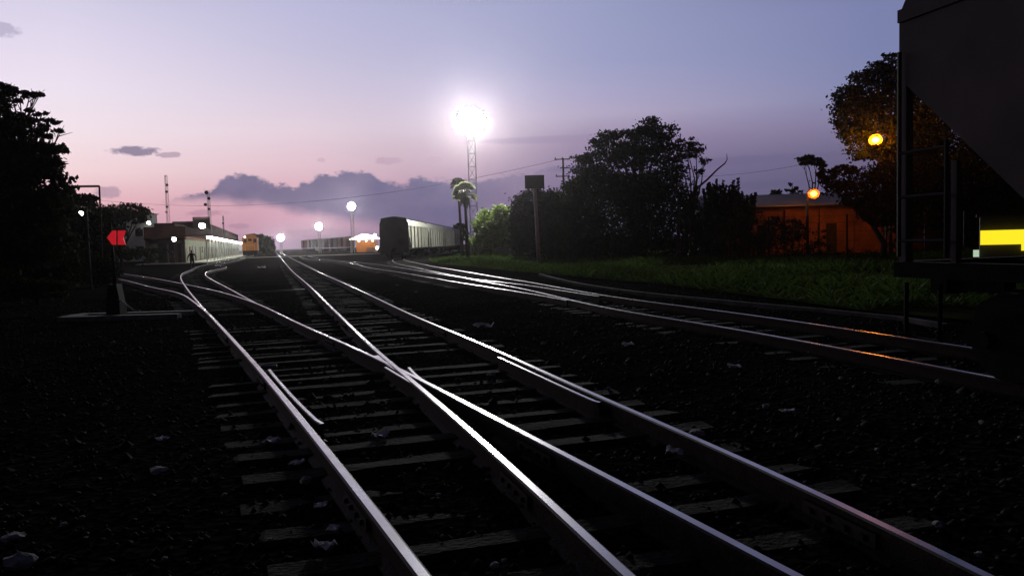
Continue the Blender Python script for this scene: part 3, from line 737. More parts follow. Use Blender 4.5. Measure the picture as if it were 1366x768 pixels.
# stone edging between siding and grass
def edging():
    mb = MB(); P = [gnd(x, y, .06) for x, y in ((720, 366), (770, 378), (850, 390), (1000, 405), (1100, 414), (1200, 424), (1262, 434))]
    P = resample(sorted(P, key=lambda p: p.y), .9)
    bar(P, .12, -.02, .09, mb); tag(mb.build('stone_kerb', mat('dirty_kerb_stone', (.06, .058, .056), .95, var=.5, scale=2, spec=.02)), 'low pale kerb between the siding and the grass', 'kerb')
edging()

# ------------------------------------------------------------------ covered hopper wagon
def hopper(label, body_m, posts, group=None, Lh=8.0, panel=False, detail=True):
    W, Z0, Z1, ZT = 1.5, 1.05, 3.52, 4.35
    root = thing('hopper_wagon', label, 'wagon', group=group)
    # side sheets: slope cut at both ends
    poly = [(-Lh, Z1), (-Lh, 2.92), (-Lh + 2.0, Z0 - .02), (Lh - 2.0, Z0 - .02), (Lh, 2.92), (Lh, Z1)]
    sh = MB()
    n = len(poly); V = [(x, s * W, z) for s in (-1, 1) for x, z in poly]
    rf = [(-W, Z1), (-W + .12, Z1 + .25), (-W + .45, ZT - .14), (-.4, ZT), (.4, ZT), (W - .45, ZT - .14), (W - .12, Z1 + .25), (W, Z1)]
    sh.add(V, [tuple(range(n)), tuple(range(n, 2 * n))[::-1]])
    sh.add([(-Lh, -W, 2.92), (-Lh + 2.0, -W, Z0 - .02), (-Lh + 2.0, W, Z0 - .02), (-Lh, W, 2.92)], [(0, 1, 2, 3)])
    sh.add([(Lh, -W, 2.92), (Lh - 2.0, -W, Z0 - .02), (Lh - 2.0, W, Z0 - .02), (Lh, W, 2.92)], [(3, 2, 1, 0)])
    for x, r in ((-Lh, 1), (Lh, -1)): sh.add([(x, -W, 2.92), (x, W, 2.92), (x, W, Z1), (x, -W, Z1)], [(0, 1, 2, 3)[::r]])
    sh.add([(-Lh + 2.0, -W, Z0 - .02), (Lh - 2.0, -W, Z0 - .02), (Lh - 2.0, W, Z0 - .02), (-Lh + 2.0, W, Z0 - .02)], [(0, 1, 2, 3)])
    body = sh.build('body', body_m, root)
    r = MB(); r.prism(rf, 'x', -Lh, Lh); r.build('roof', body_m, root)
    e = MB()                                                # eave rail standing proud of the sheet
    for s in (-1, 1): e.box((0, s * (W + .012), Z1 - .02), (2 * Lh - .01, .03, .12))
    e.build('eave_rail', body_m, root)
    walk = MB(); walk.box((0, 0, ZT + .1), (2 * Lh, .6, .05))
    for i in range(9): walk.box((-Lh + .6 + i * (2 * Lh - 1.2) / 8, 0, ZT + .04), (.08, .5, .09))
    walk.build('roof_walk', m_dark, root)
    for i in range(4):
        h = MB(); h.disc((-Lh + 2 + i * 4, .75, ZT - .02), (0, 0, 1), .38, .14, 16); h.build('hatch', m_dark, root)
    sill = MB()
    for s in (-1, 1): sill.box((0, s * (W - .05), Z0 + .02), (2 * Lh + .1, .12, .15))
    sill.box((0, 0, 1.02), (2 * Lh + .6, .4, .22)); 
    for s in (-1, 1): sill.box((s * (Lh - .02), 0, 1.07), (.14, 2 * W - .14, .16))
    sill.build('underframe', m_under, root)
    if posts:
        for s in (-1, 1):
            for i in range(6):
                x = -Lh + 1.6 + i * (2 * Lh - 3.2) / 5; p = MB(); p.box((x, s * (W + .065), (Z0 + Z1) / 2 + .02), (.16, .13, Z1 - Z0 - .12)); p.build('side_post', body_m, root)
    for sx in (-1, 1):                                      # open ends: corner posts, inner posts, ladders
        for s in (-1, 1):
            p = MB(); p.box((sx * (Lh - .045), s * (W - .045), (2.92 + Z0) / 2 + .04), (.085, .085, 2.92 - Z0 - .12)); p.build('corner_post', body_m, root)
            p = MB(); p.box((sx * (Lh - .62), s * (W - .05), (1.66 + 1.17) / 2 + .15), (.06, .06, 1.0)); p.build('inner_post', body_m, root)
            l = MB()
            for k in range(3): l.tube([(sx * (Lh - .06), s * (W + .05), 1.35 + k * .42), (sx * (Lh - .06 - .55), s * (W + .05), 1.35 + k * .42)], .016, 6)
            for xx in (.06, .61): l.tube([(sx * (Lh - xx), s * (W + .052), 1.2), (sx * (Lh - xx), s * (W + .052), 3.15 if xx < .3 else 2.25)], .02, 6)
            l.build('ladder', m_dark, root)
            t = MB(); t.tube([(sx * (Lh - .1), s * W, .95), (sx * (Lh - .1), s * W, .42), (sx * (Lh - .5), s * W, .42), (sx * (Lh - .5), s * W, .95)], .022, 6); t.build('step', m_under, root)
        w = MB(); w.tube([(sx * (Lh + .12), -.7, 1.9), (sx * (Lh + .16), -.7, 1.9)], .28, 18); w.tube([(sx * (Lh + .05), -.7, 1.1), (sx * (Lh + .12), -.7, 1.9)], .03, 6); w.build('brake_wheel', m_under, root)
        c = MB(); c.box((sx * (Lh + .42), 0, .86), (.7, .16, .2)); c.box((sx * (Lh + .78), .06, .86), (.22, .3, .26)); c.build('coupler', m_under, root)
        b = MB()                                             # bogie
        xc = sx * (Lh - 1.5)
        for s in (-1, 1):
            b.prism([(xc - 1.15, .52), (xc - .9, .62), (xc - .4, .72), (xc + .4, .72), (xc + .9, .62), (xc + 1.15, .52), (xc + 1.15, .36), (xc + .55, .3), (xc + .3, .22), (xc - .3, .22), (xc - .55, .3), (xc - 1.15, .36)], 'y', s * 1.0 - .08, s * 1.0 + .08)
        b.box((xc, 0, .58), (.4, 2.1, .3)); bg = b.build('bogie', m_under, root)
        for k in (-.88, .88):
            w = MB()
            for s in (-1, 1):
                w.disc((xc + k, s * .76, .42), (0, 1, 0), .42, .12, 28); w.disc((xc + k, s * .69, .42), (0, 1, 0), .455, .03, 28)
            w.disc((xc + k, 0, .42), (0, 1, 0), .08, 2.3, 12); w.build('wheelset', m_wheel, bg)
    for i in range(3):                                       # discharge chutes
        x = -4.3 + i * 4.3; ch = MB()
        ch.add([(x - 1.5, -1.2, Z0), (x + 1.5, -1.2, Z0), (x + 1.5, 1.2, Z0), (x - 1.5, 1.2, Z0), (x - .3, -.5, .4), (x + .3, -.5, .4), (x + .3, .5, .4), (x - .3, .5, .4)], [(4, 7, 6, 5), (0, 4, 5, 1), (1, 5, 6, 2), (2, 6, 7, 3), (3, 7, 4, 0)])
        ch.build('discharge_chute', m_under, root)
    return root
# near wagon: stands on the siding, its far corner by the ladder
pa, pb = axpt(P_Pa, 9.3), axpt(P_Pa, 14); dT = (pb - pa).normalized()
nT = Vector((dT.y, -dT.x, 0))
cen0 = (axpt(P_Pa, 9.) + nearest(P_Pc, axpt(P_Pa, 9.))) / 2
c_p = cen0.dot(nT); sd_p = c_p - 1.5
dr = ray(1199, 200); tt = sd_p / (dr.x * nT.x + dr.y * nT.y)
corner = Vector((dr.x * tt, dr.y * tt, 0)); s_end = corner.dot(dT)
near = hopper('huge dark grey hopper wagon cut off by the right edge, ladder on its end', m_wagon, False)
cc = nT * c_p + dT * (s_end - 8.0)
near.location = (cc.x, cc.y, RT - .005); near.rotation_euler = (0, 0, math.atan2(dT.y, dT.x))
# hopper train beyond the siding: end of the last wagon faces us
hT = Vector((.02, 1, 0)).normalized()
e0 = Vector((-12.25, 79.0, 0)); 
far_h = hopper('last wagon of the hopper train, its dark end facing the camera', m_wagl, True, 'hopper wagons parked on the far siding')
b = MB(); b.prism([(-1.52, .62), (1.52, .62), (1.52, 3.75), (1.4, 3.98), (1.34, 4.3), (.5, 4.44), (-.5, 4.44), (-1.34, 4.3), (-1.4, 3.98), (-1.52, 3.75)], 'x', -8.10, -8.02); b.build('shaded_end_sheet', m_wagd, far_h)  # shade of the backlit end is put into this dark sheet
mid_pts = [e0 + hT * 8.2]
def set_far(o, c, h): o.location = (c.x, c.y, RT); o.rotation_euler = (0, 0, math.atan2(h.y, h.x))
set_far(far_h, mid_pts[0], hT)
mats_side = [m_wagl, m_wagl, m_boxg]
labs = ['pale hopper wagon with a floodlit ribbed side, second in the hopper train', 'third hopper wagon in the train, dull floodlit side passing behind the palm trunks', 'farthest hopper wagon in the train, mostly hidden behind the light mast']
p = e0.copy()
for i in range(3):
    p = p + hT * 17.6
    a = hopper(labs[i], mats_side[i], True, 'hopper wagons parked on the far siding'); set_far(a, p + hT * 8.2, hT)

# ------------------------------------------------------------------ station
SC = Vector((-45.5, 105, 0)); sT = Vector((-.3013, .9535, 0)); sA = math.atan2(sT.y, sT.x)
stn = thing('railway_station', 'long low station building with a lit platform canopy on the left', 'station', SC, sA)
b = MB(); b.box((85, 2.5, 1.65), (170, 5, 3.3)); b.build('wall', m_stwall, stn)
b = MB(); b.box((85, 2.5, 4.2), (170.3, 5.3, 1.8)); b.build('fascia', m_stbrown, stn)
b = MB(); b.box((8, 2.5, 5.35), (16, 2.6, .5)); b.box((100, 2.5, 6.0), (139.4, 5.0, 1.8)); b.build('parapet', m_stbrown, stn)
b = MB(); b.box((85, -1.6, 3.78), (169.6, 3.2, .16)); b.box((-.9, 2.4, 3.52), (1.8, 5.1, .12)); b.build('canopy', m_stbrown, stn)
for k in range(24):
    b = MB(); b.tube([(1 + k * 7, -2.7, .1), (1 + k * 7, -2.7, 3.72)], .09, 8); b.build('canopy_post', m_galv, stn)
for k in range(20):
    b = MB(); b.box((6 + k * 8.2, -.03, 1.2), (1.5, .06, 2.2)); b.build('door', m_dark if k % 2 else m_stbrown, stn)
    if k % 2 == 0:
        w = MB(); w.box((10 + k * 8.2, -.03, 1.9), (1.6, .07, 1.1)); w.build('window', m_glass, stn)
for y, w_, m_ in ((4.75, .5, m_stbrown), (3.9, .75, m_stwall), (1.2, .16, m_stbrown), (.2, .3, m_stbrown)):
    b = MB(); b.box((-.09, y, 1.72), (.18, w_, 3.44)); b.build('pillar', m_, stn)
for y, w_ in ((2.9, 1.15), (1.75, .7), (.75, .55)):
    b = MB(); b.box((-.04, y, 1.4), (.08, w_, 2.8)); b.build('door', m_dark, stn)
tube_m = emat('lit_fluorescent_tube', (.93, 1., .90), 34)
x = .8
for k in range(34):
    if 26 <= k <= 26: continue
    b = MB(); b.tube([(1.0 + k * 4.9, -2.95, 3.55), (1.0 + k * 4.9 + 4.5, -2.95, 3.55)], .2, 8)
    h = MB(); h.box((1.0 + k * 4.9 + 2.25, -2.95, 3.665), (4.6, .2, .05)); hh = h.build('light_fitting', m_galv, stn); b.build('tube_lamp', tube_m, hh)
# sign frame with a floodlight on the roof edge
b = MB()
for y in (-1.3, 1.3): b.box((27.5, y, 6.4), (.2, .2, 2.2))
b.box((27.5, 0, 7.4), (.2, 2.8, .22)); b.box((27.5, 0, 5.5), (.2, 2.8, .2)); b.box((27.62, 0, 6.4), (.08, 2.4, 1.7)); b.build('roof_sign_frame', m_stwall, stn)
lamp_w = emat('lit_white_floodlight', (1., .98, .93), 110)
lamp_s = emat('lit_white_lamp', (.95, 1., .93), 40)
def lens_poly(mb, c, nrm, r, n=12):
    nrm = Vector(nrm).normalized(); a = nrm.orthogonal().normalized(); bb = nrm.cross(a)
    mb.add([Vector(c) + (a * math.cos(2 * PI * k / n) + bb * math.sin(2 * PI * k / n)) * r for k in range(n)], [tuple(range(n))])
def flood(parent, c, nrm, r, lm, depth=.22, name='floodlight'):
    nrm = Vector(nrm).normalized(); c = Vector(c)
    h = MB(); h.tube([c - nrm * depth, c - nrm * .5 * depth, c], [r * .35, r * .85, r * 1.04], 14); hh = h.build(name, m_galv, parent)
    l = MB(); lens_poly(l, c + nrm * .006, nrm, r); l.build('lens', lm, hh); return hh
loc_dir = lambda v: Vector((v.dot(sT), v.dot(Vector((-sT.y, sT.x, 0))), v.z))
flood(stn, (27.3, -.1, 5.95), loc_dir(Vector((.35, -.9, -.28))), .5, lamp_w)
flood(stn, (-1.9, 1.15, 3.3), loc_dir(Vector((.35, -.9, -.2))), .27, lamp_s)
flood(stn, (150, -3.4, 4.6), loc_dir(Vector((.25, -.95, -.1))), .6, lamp_s)  # added floodlight, put here to brighten the locomotive front
# antennas on and behind the roof
def lattice(mb, h, w0, w1, step, r=.03, n=4, z0=0.):
    pts = lambda z: [(math.cos(PI / 4 + 2 * PI * k / n) * (w0 + (w1 - w0) * z / h) * .7, math.sin(PI / 4 + 2 * PI * k / n) * (w0 + (w1 - w0) * z / h) * .7, z + z0) for k in range(n)]
    z = 0; a = pts(0)
    while z < h - .01:
        z2 = min(h, z + step); b = pts(z2)
        for k in range(n):
            mb.tube([a[k], b[k]], r, 5); mb.tube([b[k], b[(k + 1) % n]], r * .7, 4); mb.tube([a[k], b[(k + 1) % n]], r * .6, 4)
        a = b; z = z2
def antenna(label, px, py_top, Y, w, dishes, z0=0.):
    top = at(px, py_top, Y); base = Vector((top.x, Y, z0)); t = thing('antenna_mast', label, 'antenna', base)
    mb = MB(); lattice(mb, top.z - z0, w, w * .7, 1.6, .045, 3); mb.build('mast', m_galv, t)
    for (dx, py, r) in dishes:
        c = at(px, py, Y) - base; d = MB(); d.disc((c.x + dx, -.3, c.z), (.2, -1, .1), r * .62, .25, 16); d.disc((c.x + dx, -.5, c.z), (.2, -1, .1), r * .35, .3, 12); d.build('dish', m_galv if Y > 180 else m_dark, t)
antenna('slim faint antenna mast on the left, taller one above the station', 221, 234, 210, .8, [(.5, 247, .6), (.4, 256, .6), (.5, 276, .55), (.3, 283, .4)])
antenna('dark antenna mast with two dishes just left of the roof floodlight', 277.5, 254, 150, .55, [(-.2, 257, .6), (.3, 265, .45), (-.4, 273, .5), (.3, 279, .4)])
antenna('short thin whip antenna right of the roof floodlight', 297.5, 288, 165, .25, [(.1, 298, .3)])
# paving beside the station
b = MB(); V = [SC + sT * -6 + Vector((3.5, 0, 0)), SC + sT * -6 + Vector((-6, 0, 0)), SC + sT * 200 + Vector((-6, 0, 0)), SC + sT * 200 + Vector((5.4, 0, 0))]
b.add([(v.x, v.y, .07) for v in V[::-1]] + [(v.x, v.y, -.05) for v in V[::-1]], [(0, 1, 2, 3), (0, 4, 5, 1), (1, 5, 6, 2), (2, 6, 7, 3), (3, 7, 4, 0)])
tag(b.build('platform_paving', m_conc), 'pale paved platform lit by the canopy lamps', kind='structure')
# dusty road over the tracks
b = MB(); P = [(-120, 136), (-85, 141), (-56, 146), (-40, 154), (-28, 160), (-14, 168), (20, 185)]
bar([Vector((x, y, 0)) for x, y in P], 9.0, -.05, .045, b)
tag(b.build('road', mat('dusty_road', (.26, .24, .21), .95, var=.25, scale=.3, spec=.02)), 'pale dusty road crossing the far tracks', kind='structure')

# white building behind the trees at left
wb = thing('white_building', 'white two storey building behind the small dark tree, with two lamps under its roof', 'building', (-77, 150, 0), 0)
b = MB(); b.box((0, 1.3, 4.6), (11, 2.6, 9.2)); b.build('wall', m_white, wb)
b = MB(); b.prism([(-.3, 9.2), (2.9, 9.2), (2.9, 9.35), (-.3, 9.35)], 'x', -5.8, 5.8); b.build('roof', m_conc, wb)
for z in (2.2, 5.6):
    for x in (-3.2, 0, 3.0):
        w = MB(); w.box((x, -.03, z), (1.5, .07, 1.4)); w.build('window', m_glass, wb)
lamp_t = emat('lit_small_lamp', (1., 1., .96), 130)
flood(wb, (3.8, -.4, 8.1), (.25, -1, -.35), .3, lamp_t, name='wall_lamp'); flood(wb, (5.2, -.4, 7.5), (.25, -1, -.35), .3, lamp_t, name='wall_lamp')
for px, py, Y, lb in ((110, 284.5, 34, 'small white street lamp glowing among the dark trees at left'),):
    c = at(px, py, Y); t = thing('street_lamp', lb, 'street lamp', (c.x, Y, 0))
    mb = MB(); mb.tube([(0, .3, 0), (0, .3, c.z + .3), (0, 0, c.z + .25)], .06, 8); mb.build('pole', m_dark, t)
    flood(t, (0, -.1, c.z), (.2, -1, -.25), .085, lamp_t, name='lamp_head')

# ------------------------------------------------------------------ light masts
main_lens = emat('lit_mast_floodlight', (1., .99, .95), 850)
far_lens = emat('lit_distant_floodlight', (1., .98, .95), 600)
def mast(label, px, py, Y, w, spots, r, lm, h_extra=0., legs=4):
    c = at(px, py, Y); t = thing('light_mast', label, 'light mast', (c.x, Y, 0), 0, None)
    mb = MB(); lattice(mb, c.z - .2, w * 1.05, w, 1.5, .05, legs); mb.build('mast', m_galv, t)
    fr_ = MB()
    xs = [s[0] for s in spots]; zs = sorted(set(round(s[1], 2) for s in spots))
    for z in zs: fr_.box((0, .05, c.z + z), (max(xs) - min(xs) - .2, .08, .08))
    for x in (-w * .5, w * .5): fr_.box((x, .1, c.z), (.09, .09, max(zs) - min(zs) + .2))
    fr_.build('lamp_frame', m_galv, t)
    for (x, z, n) in spots:
        nn = Vector(n).normalized(); flood(t, Vector((x, -.1, c.z + z)) + nn * .2, nn, r, lm)
    return t
tow = [(-.5, 1.2), (.25, 1.25), (.95, .95)]
spots = [(0, 0, (.06, -1, -.32))]
for n_, rr in ((6, .62), (12, 1.24)):
    for q_ in range(n_):
        x, z = math.cos(2 * PI * (q_ + .5) / n_) * rr, math.sin(2 * PI * (q_ + .5) / n_) * rr
        spots.append((x, z, (.06 + x * .14, -1, -.36 + .10 * z)))
side_spots = [(-1.75, .9, (-1, .1, -.5)), (-1.45, -1.0, (-1, .8, -.5)), (-1.8, .3, (-1, -.15, -.45)), (-1.75, -.5, (-1, .35, -.45)), (-1.2, -1.2, (-.7, .8, -.4)), (1.75, 0, (1, -.2, -.5))]
mast('tall lattice light mast with the biggest blazing lamp cluster, behind the palms', 628, 162, 88, .85, spots + side_spots, .35, main_lens)
sp6 = [(0, 0, (.12, -1, -.12))] + [(math.cos(k * PI / 4) * .66, math.sin(k * PI / 4) * .66, (.12, -1, -.12)) for k in range(8)]
mast('lattice light mast with a white lamp cluster standing out against the cloud', 469, 275, 200, .7, sp6, .33, far_lens)
mast('middle distant light mast, lamps above the grey boxcars', 425.5, 302, 215, .6, sp6, .33, far_lens)
mast('lowest distant light mast at the vanishing point of the main line', 374.5, 317, 235, .6, sp6, .35, far_lens)

# sodium street lamps
sod = emat('lit_sodium_lamp', (1., .25, .007), 130)
sod_core = emat('lit_upper_sodium_lamp', (1., .25, .0022), 900)
halo_mat = emat('amber_halo_shell', (1., .19, .006), 1.0)  # emissive shell added round each bulb to imitate its orange halo
_n = halo_mat.node_tree; _t = _n.nodes.new('ShaderNodeBsdfTransparent'); _m = _n.nodes.new('ShaderNodeMixShader'); _m.inputs[0].default_value = .45
_n.links.new(_t.outputs[0], _m.inputs[1]); _n.links.new(_n.nodes['Principled BSDF'].outputs[0], _m.inputs[2]); _n.links.new(_m.outputs[0], _n.nodes['Material Output'].inputs['Surface'])
def sodium(label, px, py, Y, arm, polex, lm, r=.2):
    c = at(px, py, Y); t = thing('street_lamp', label, 'street lamp', (c.x + polex, Y + arm, 0))
    mb = MB(); mb.tube([(0, 0, 0), (0, 0, c.z + .1)], [.11, .07], 10); mb.tube([(0, 0, c.z + .1), (-polex * .4, -arm * .5, c.z + .45), (-polex, -arm + .15, c.z + .22)], .035, 8); mb.build('pole', m_dark, t)
    h = MB(); h.ico((-polex, -arm, c.z), (r * 1.9, r * 1.9, r * 1.7), 3); hh = h.build('halo_shell', halo_mat, t, True)
    h = MB(); h.tube([(-polex, -arm, c.z + r * 1.55), (-polex, -arm, c.z + r * 1.85)], [r * 1.15, r * .6], 16); h.build('lamp_cap', m_dark, t)
    l = MB(); l.ico((-polex, -arm, c.z), (r, r, r * .85), 3); l.build('bulb', lm, hh, True)
sodium('upper orange street lamp glowing in front of the large tree by the wagon', 1168, 187, 49.3, .6, 1.3, sod_core, .22)
sodium('lower orange street lamp at the corner of the shed roof', 1085.5, 258.5, 52.5, .5, -.25, sod, .2)

# ------------------------------------------------------------------ shed and wall on the right
wall_m = brick('old_red_brick', (.21, .075, .055), (.14, .054, .042), (.18, .115, .095), 3.2)
xa = at(940, 300, 56).x; xb = at(1345, 300, 56).x
sh = thing('brick_shed', 'long brick shed with grey sheet roof, its wall lit orange by the street lamps', 'shed', ((xa + xb) / 2, 56, 0))
Ls = xb - xa
b = MB(); b.box((0, 3, 1.85), (Ls, 6, 3.7)); b.build('wall', wall_m, sh)
b = MB(); b.prism([(-.5, 3.75), (3, 4.75), (6.5, 3.75), (6.5, 3.66), (3, 4.66), (-.5, 3.66)], 'x', -Ls / 2 - .4, Ls / 2 + .4); b.build('roof', m_roofm, sh)
for k in range(9):
    b = MB(); b.box((-Ls / 2 + 1 + k * (Ls - 2) / 8, -.11, 1.7), (.45, .22, 3.4)); b.build('pilaster', wall_m, sh)
for x in (-7.5, -2.2, 8.4):
    b = MB(); b.box((x, -.02, 1.2), (1.4, .08, 2.3)); b.build('door', m_dark, sh)
for x in (-4.8, 2.4, 5.6):
    f = MB(); f.box((x, -.03, 2.1), (1.2, .1, 1.0)); ff = f.build('window', m_bark, sh); g_ = MB(); g_.box((x, -.09, 2.1), (1.05, .03, .85)); g_.build('pane', m_glass, ff)
# wire fence in front of it
fc = thing('wire_fence', 'wire fence with dark posts in front of the orange lit wall', 'fence', (at(1130, 350, 47).x, 47, 0))
for k in range(-7, 7):
    b = MB(); b.tube([(k * 2.45, 0, -.1), (k * 2.45, 0, 2.75)], .06, 7); b.build('post', m_dark, fc)
b = MB()
for z in (.5, 1.1, 1.7, 2.3, 2.7): b.tube([(-7 * 2.45, 0, z), (6 * 2.45, 0, z)], .012, 4)
b.build('wire', m_dark, fc)
# lone post
lp = thing('fence_post', 'lone dark timber post standing in the grass before the biggest tree', 'post', (at(905, 345, 50).x, 50, 0))
b = MB(); b.tube([(0, 0, -.1), (.05, 0, at(905, 268, 50).z)], [.12, .09], 8); b.build('post', m_bark, lp)

# sign on a pole (seen from behind)
sgp = at(719, 352, 54); sg = thing('sign_pole', 'tall pale pole carrying a dark rectangular panel, in front of the dark trees', 'sign', (sgp.x, 54, 0))
ptop = at(713.5, 250, 54); pan = at(713, 243, 54)
b = MB(); b.tube([(0, 0, -.1), (ptop.x - sgp.x, 0, ptop.z)], [.15, .12], 12); b.build('pole', mat('pale_pole_paint', (.5, .49, .5), .7, var=.15, scale=3), sg, True)
b = MB(); c = pan - Vector((sgp.x, 54, 0)); b.box((c.x, -.12, c.z), (1.32, .07, .88)); 
pb_ = b.build('panel', m_plast, sg)
b = MB()
for dz in (-.44, .44): b.box((c.x, -.17, c.z + dz), (1.38, .05, .06))
for dx in (-.66, .66): b.box((c.x + dx, -.17, c.z), (.06, .05, .82))
b.build('frame', m_dark, pb_)
b = MB(); b.box((c.x, -.05, c.z - .2), (.3, .12, .5)); b.build('bracket', m_galv, sg)
# utility pole and wires
up = at(751, 211, 92); ut = thing('utility_pole', 'dark wooden utility pole with cross arms behind the biggest tree', 'utility pole', (up.x, 92, 0))
b = MB(); b.tube([(0, 0, 0), (0, 0, up.z)], [.17, .11], 9); b.build('pole', m_bark, ut)
for dz, w in ((-.15, 1.9), (-1.2, 1.2), (-2.2, 1.7)):
    b = MB(); b.box((-.1 if w > 1.5 else .2, -.14, up.z + dz), (w, .1, .12)); b.build('cross_arm', m_bark, ut)
    for k in (-.45, 0, .45):
        i_ = MB(); i_.tube([(k * w - .1, -.14, up.z + dz + .06), (k * w - .1, -.14, up.z + dz + .26)], .05, 6); i_.build('insulator', m_dark, ut)
def wire(label, a, b_, sag, r=.02):
    mb = MB(); P = [a.lerp(b_, t) - Vector((0, 0, sag * 4 * t * (1 - t))) for t in np.linspace(0, 1, 25)]
    mb.tube(P, r, 5); tag(mb.build('power_line', m_dark), label, 'cable')
wire('thin power line sagging from the utility pole to the far left across the cloud', at(745, 213, 92), at(90, 262, 118), 3.2, .016)
wire('thin power line from the utility pole to the slender tree top at right', at(756, 213, 92), at(1078, 218, 67), 1.6, .013)

# low wall and pale box beside the mast
lw = MB(); a, b_ = at(622, 337, 92), at(688, 337, 84); d = Vector((b_.x - a.x, b_.y - a.y, 0))
lw.box(((a.x + b_.x) / 2, (a.y + b_.y) / 2, .95), (d.length, .3, 2.1), math.atan2(d.y, d.x)); lw.box(((a.x + b_.x) / 2, (a.y + b_.y) / 2, 2.05), (d.length + .1, .44, .12), math.atan2(d.y, d.x))
tag(lw.build('low_wall', m_dark), 'low dark wall at the foot of the palms and the light mast', 'wall')
pb = at(691, 334, 70); bx = thing('utility_box', 'small pale box lit from above, on the grass left of the sign pole', 'box', (pb.x, 70, 0))
b = MB(); b.box((0, 0, .42), (.8, .5, .84)); b.build('cabinet', m_conc, bx); b = MB(); b.box((0, 0, .87), (.9, .6, .06)); b.build('lid', m_white, bx)

# ------------------------------------------------------------------ locomotive
lo = thing('locomotive', 'orange diesel locomotive standing at the station platform', 'locomotive', (at(334, 340, 152).x, 152, RT), math.atan2(.9535, -.3013))
b = MB(); b.prism([(-1.5, 1.2), (1.5, 1.2), (1.5, 2.55), (1.25, 2.75), (-1.25, 2.75), (-1.5, 2.55)], 'x', .2, 1.8); b.build('nose', m_orange, lo)
b = MB(); b.prism([(-1.55, 1.25), (1.55, 1.25), (1.55, 3.7), (1.1, 4.35), (.5, 4.55), (-.5, 4.55), (-1.1, 4.35), (-1.55, 3.7)], 'x', 1.81, 4.4); cabo = b.build('cab', m_orange, lo)
for y in (-.95, .95):
    w = MB(); w.box((1.79, y, 3.25), (.06, .62, .75)); w.build('window', m_glass, cabo)
w = MB(); w.box((1.79, 0, 3.4), (.06, .7, .5)); w.build('window', m_glass, cabo)
b = MB(); b.prism([(-1.1, 1.25), (1.1, 1.25), (1.1, 3.9), (.8, 4.3), (-.8, 4.3), (-1.1, 3.9)], 'x', 4.42, 17.5); b.build('hood', m_stbrown, lo)
b = MB(); b.box((9, 0, 1.08), (18, 2.9, .3)); b.box((.02, 0, .75), (.2, 2.8, .9)); b.box((-.35, 0, .85), (.7, .3, .3)); b.build('frame', m_under, lo)
for xc in (3.6, 14):
    g_ = MB()
    for s in (-1, 1): g_.box((xc, s * 1.02, .55), (3.8, .16, .4))
    bo = g_.build('bogie', m_under, lo)
    for k in (-1.3, 0, 1.3):
        w = MB()
        for s in (-1, 1): w.disc((xc + k, s * .76, .5), (0, 1, 0), .5, .12, 20)
        w.disc((xc + k, 0, .5), (0, 1, 0), .09, 1.9, 8); w.build('wheelset', m_wheel, bo)
b = MB(); b.tube([(.16, -.9, 1.3), (.16, -.9, 2.3), (.16, .9, 2.3), (.16, .9, 1.3)], .03, 6); b.build('handrail', m_galv, lo)
b = MB(); lens_poly(b, (1.78, .95, 4.02), (-1, 0, 0), .16); b.build('headlight', emat('lit_headlight', (1, .97, .9), 8), lo)
b = MB(); b.box((10.5, 0, .6), (4.2, 2.4, .75)); b.build('fuel_tank', m_under, lo)

# boxcars far down the yard
def boxcar(label, c, m_, h=3.9):
    t = thing('boxcar', label, 'wagon', c, math.atan2(.905, -.425), 'boxcars parked far down the yard')
    b = MB(); b.box((0, 0, 1.1 + h / 2), (13.5, 3.0, h - .4)); b.build('body', m_, t)
    b = MB(); b.prism([(-1.55, h + .9), (1.55, h + .9), (0, h + 1.15)], 'x', -6.85, 6.85); b.build('roof', m_dark, t)
    for s in (-1, 1):
        d = MB(); d.box((0, s * 1.53, 1.2 + h / 2), (3.0, .08, h - .7)); d.build('door', m_dark, t)
        for k in range(8):
            if abs(k - 3.5) > 1: r_ = MB(); r_.box((-6.1 + k * 1.74, s * 1.53, 1.1 + h / 2), (.12, .07, h - .5)); r_.build('side_rib', m_, t)
    b = MB(); b.box((0, 0, .95), (13.8, 2.4, .3)); b.build('underframe', m_under, t)
    for xc in (-4.6, 4.6):
        w = MB()
        for k in (-.85, .85):
            for s in (-1, 1): w.disc((xc + k, s * .76, .42), (0, 1, 0), .42, .12, 16)
        w.box((xc, 0, .5), (2.4, 2.1, .3)); w.build('bogie', m_under, t)
bl = ['nearest red boxcar of the far row, beside the bright gabled canopy', 'dark second boxcar in the far row', 'third boxcar in the far row, grey and a little paler', 'fourth boxcar in the far row, grey', 'faint fifth boxcar in the far row', 'faintest boxcar at the far end of the row']
bm_ = [m_box, m_wagd, m_wagd, m_boxg, m_boxg, m_box]
for i in range(6):
    c = at(467 - 0, 330, 262); q = Vector((c.x, 262, RT)) + Vector((-.425, .905, 0)) * (i * 15.4 + 6)
    boxcar(bl[i], q, bm_[i])

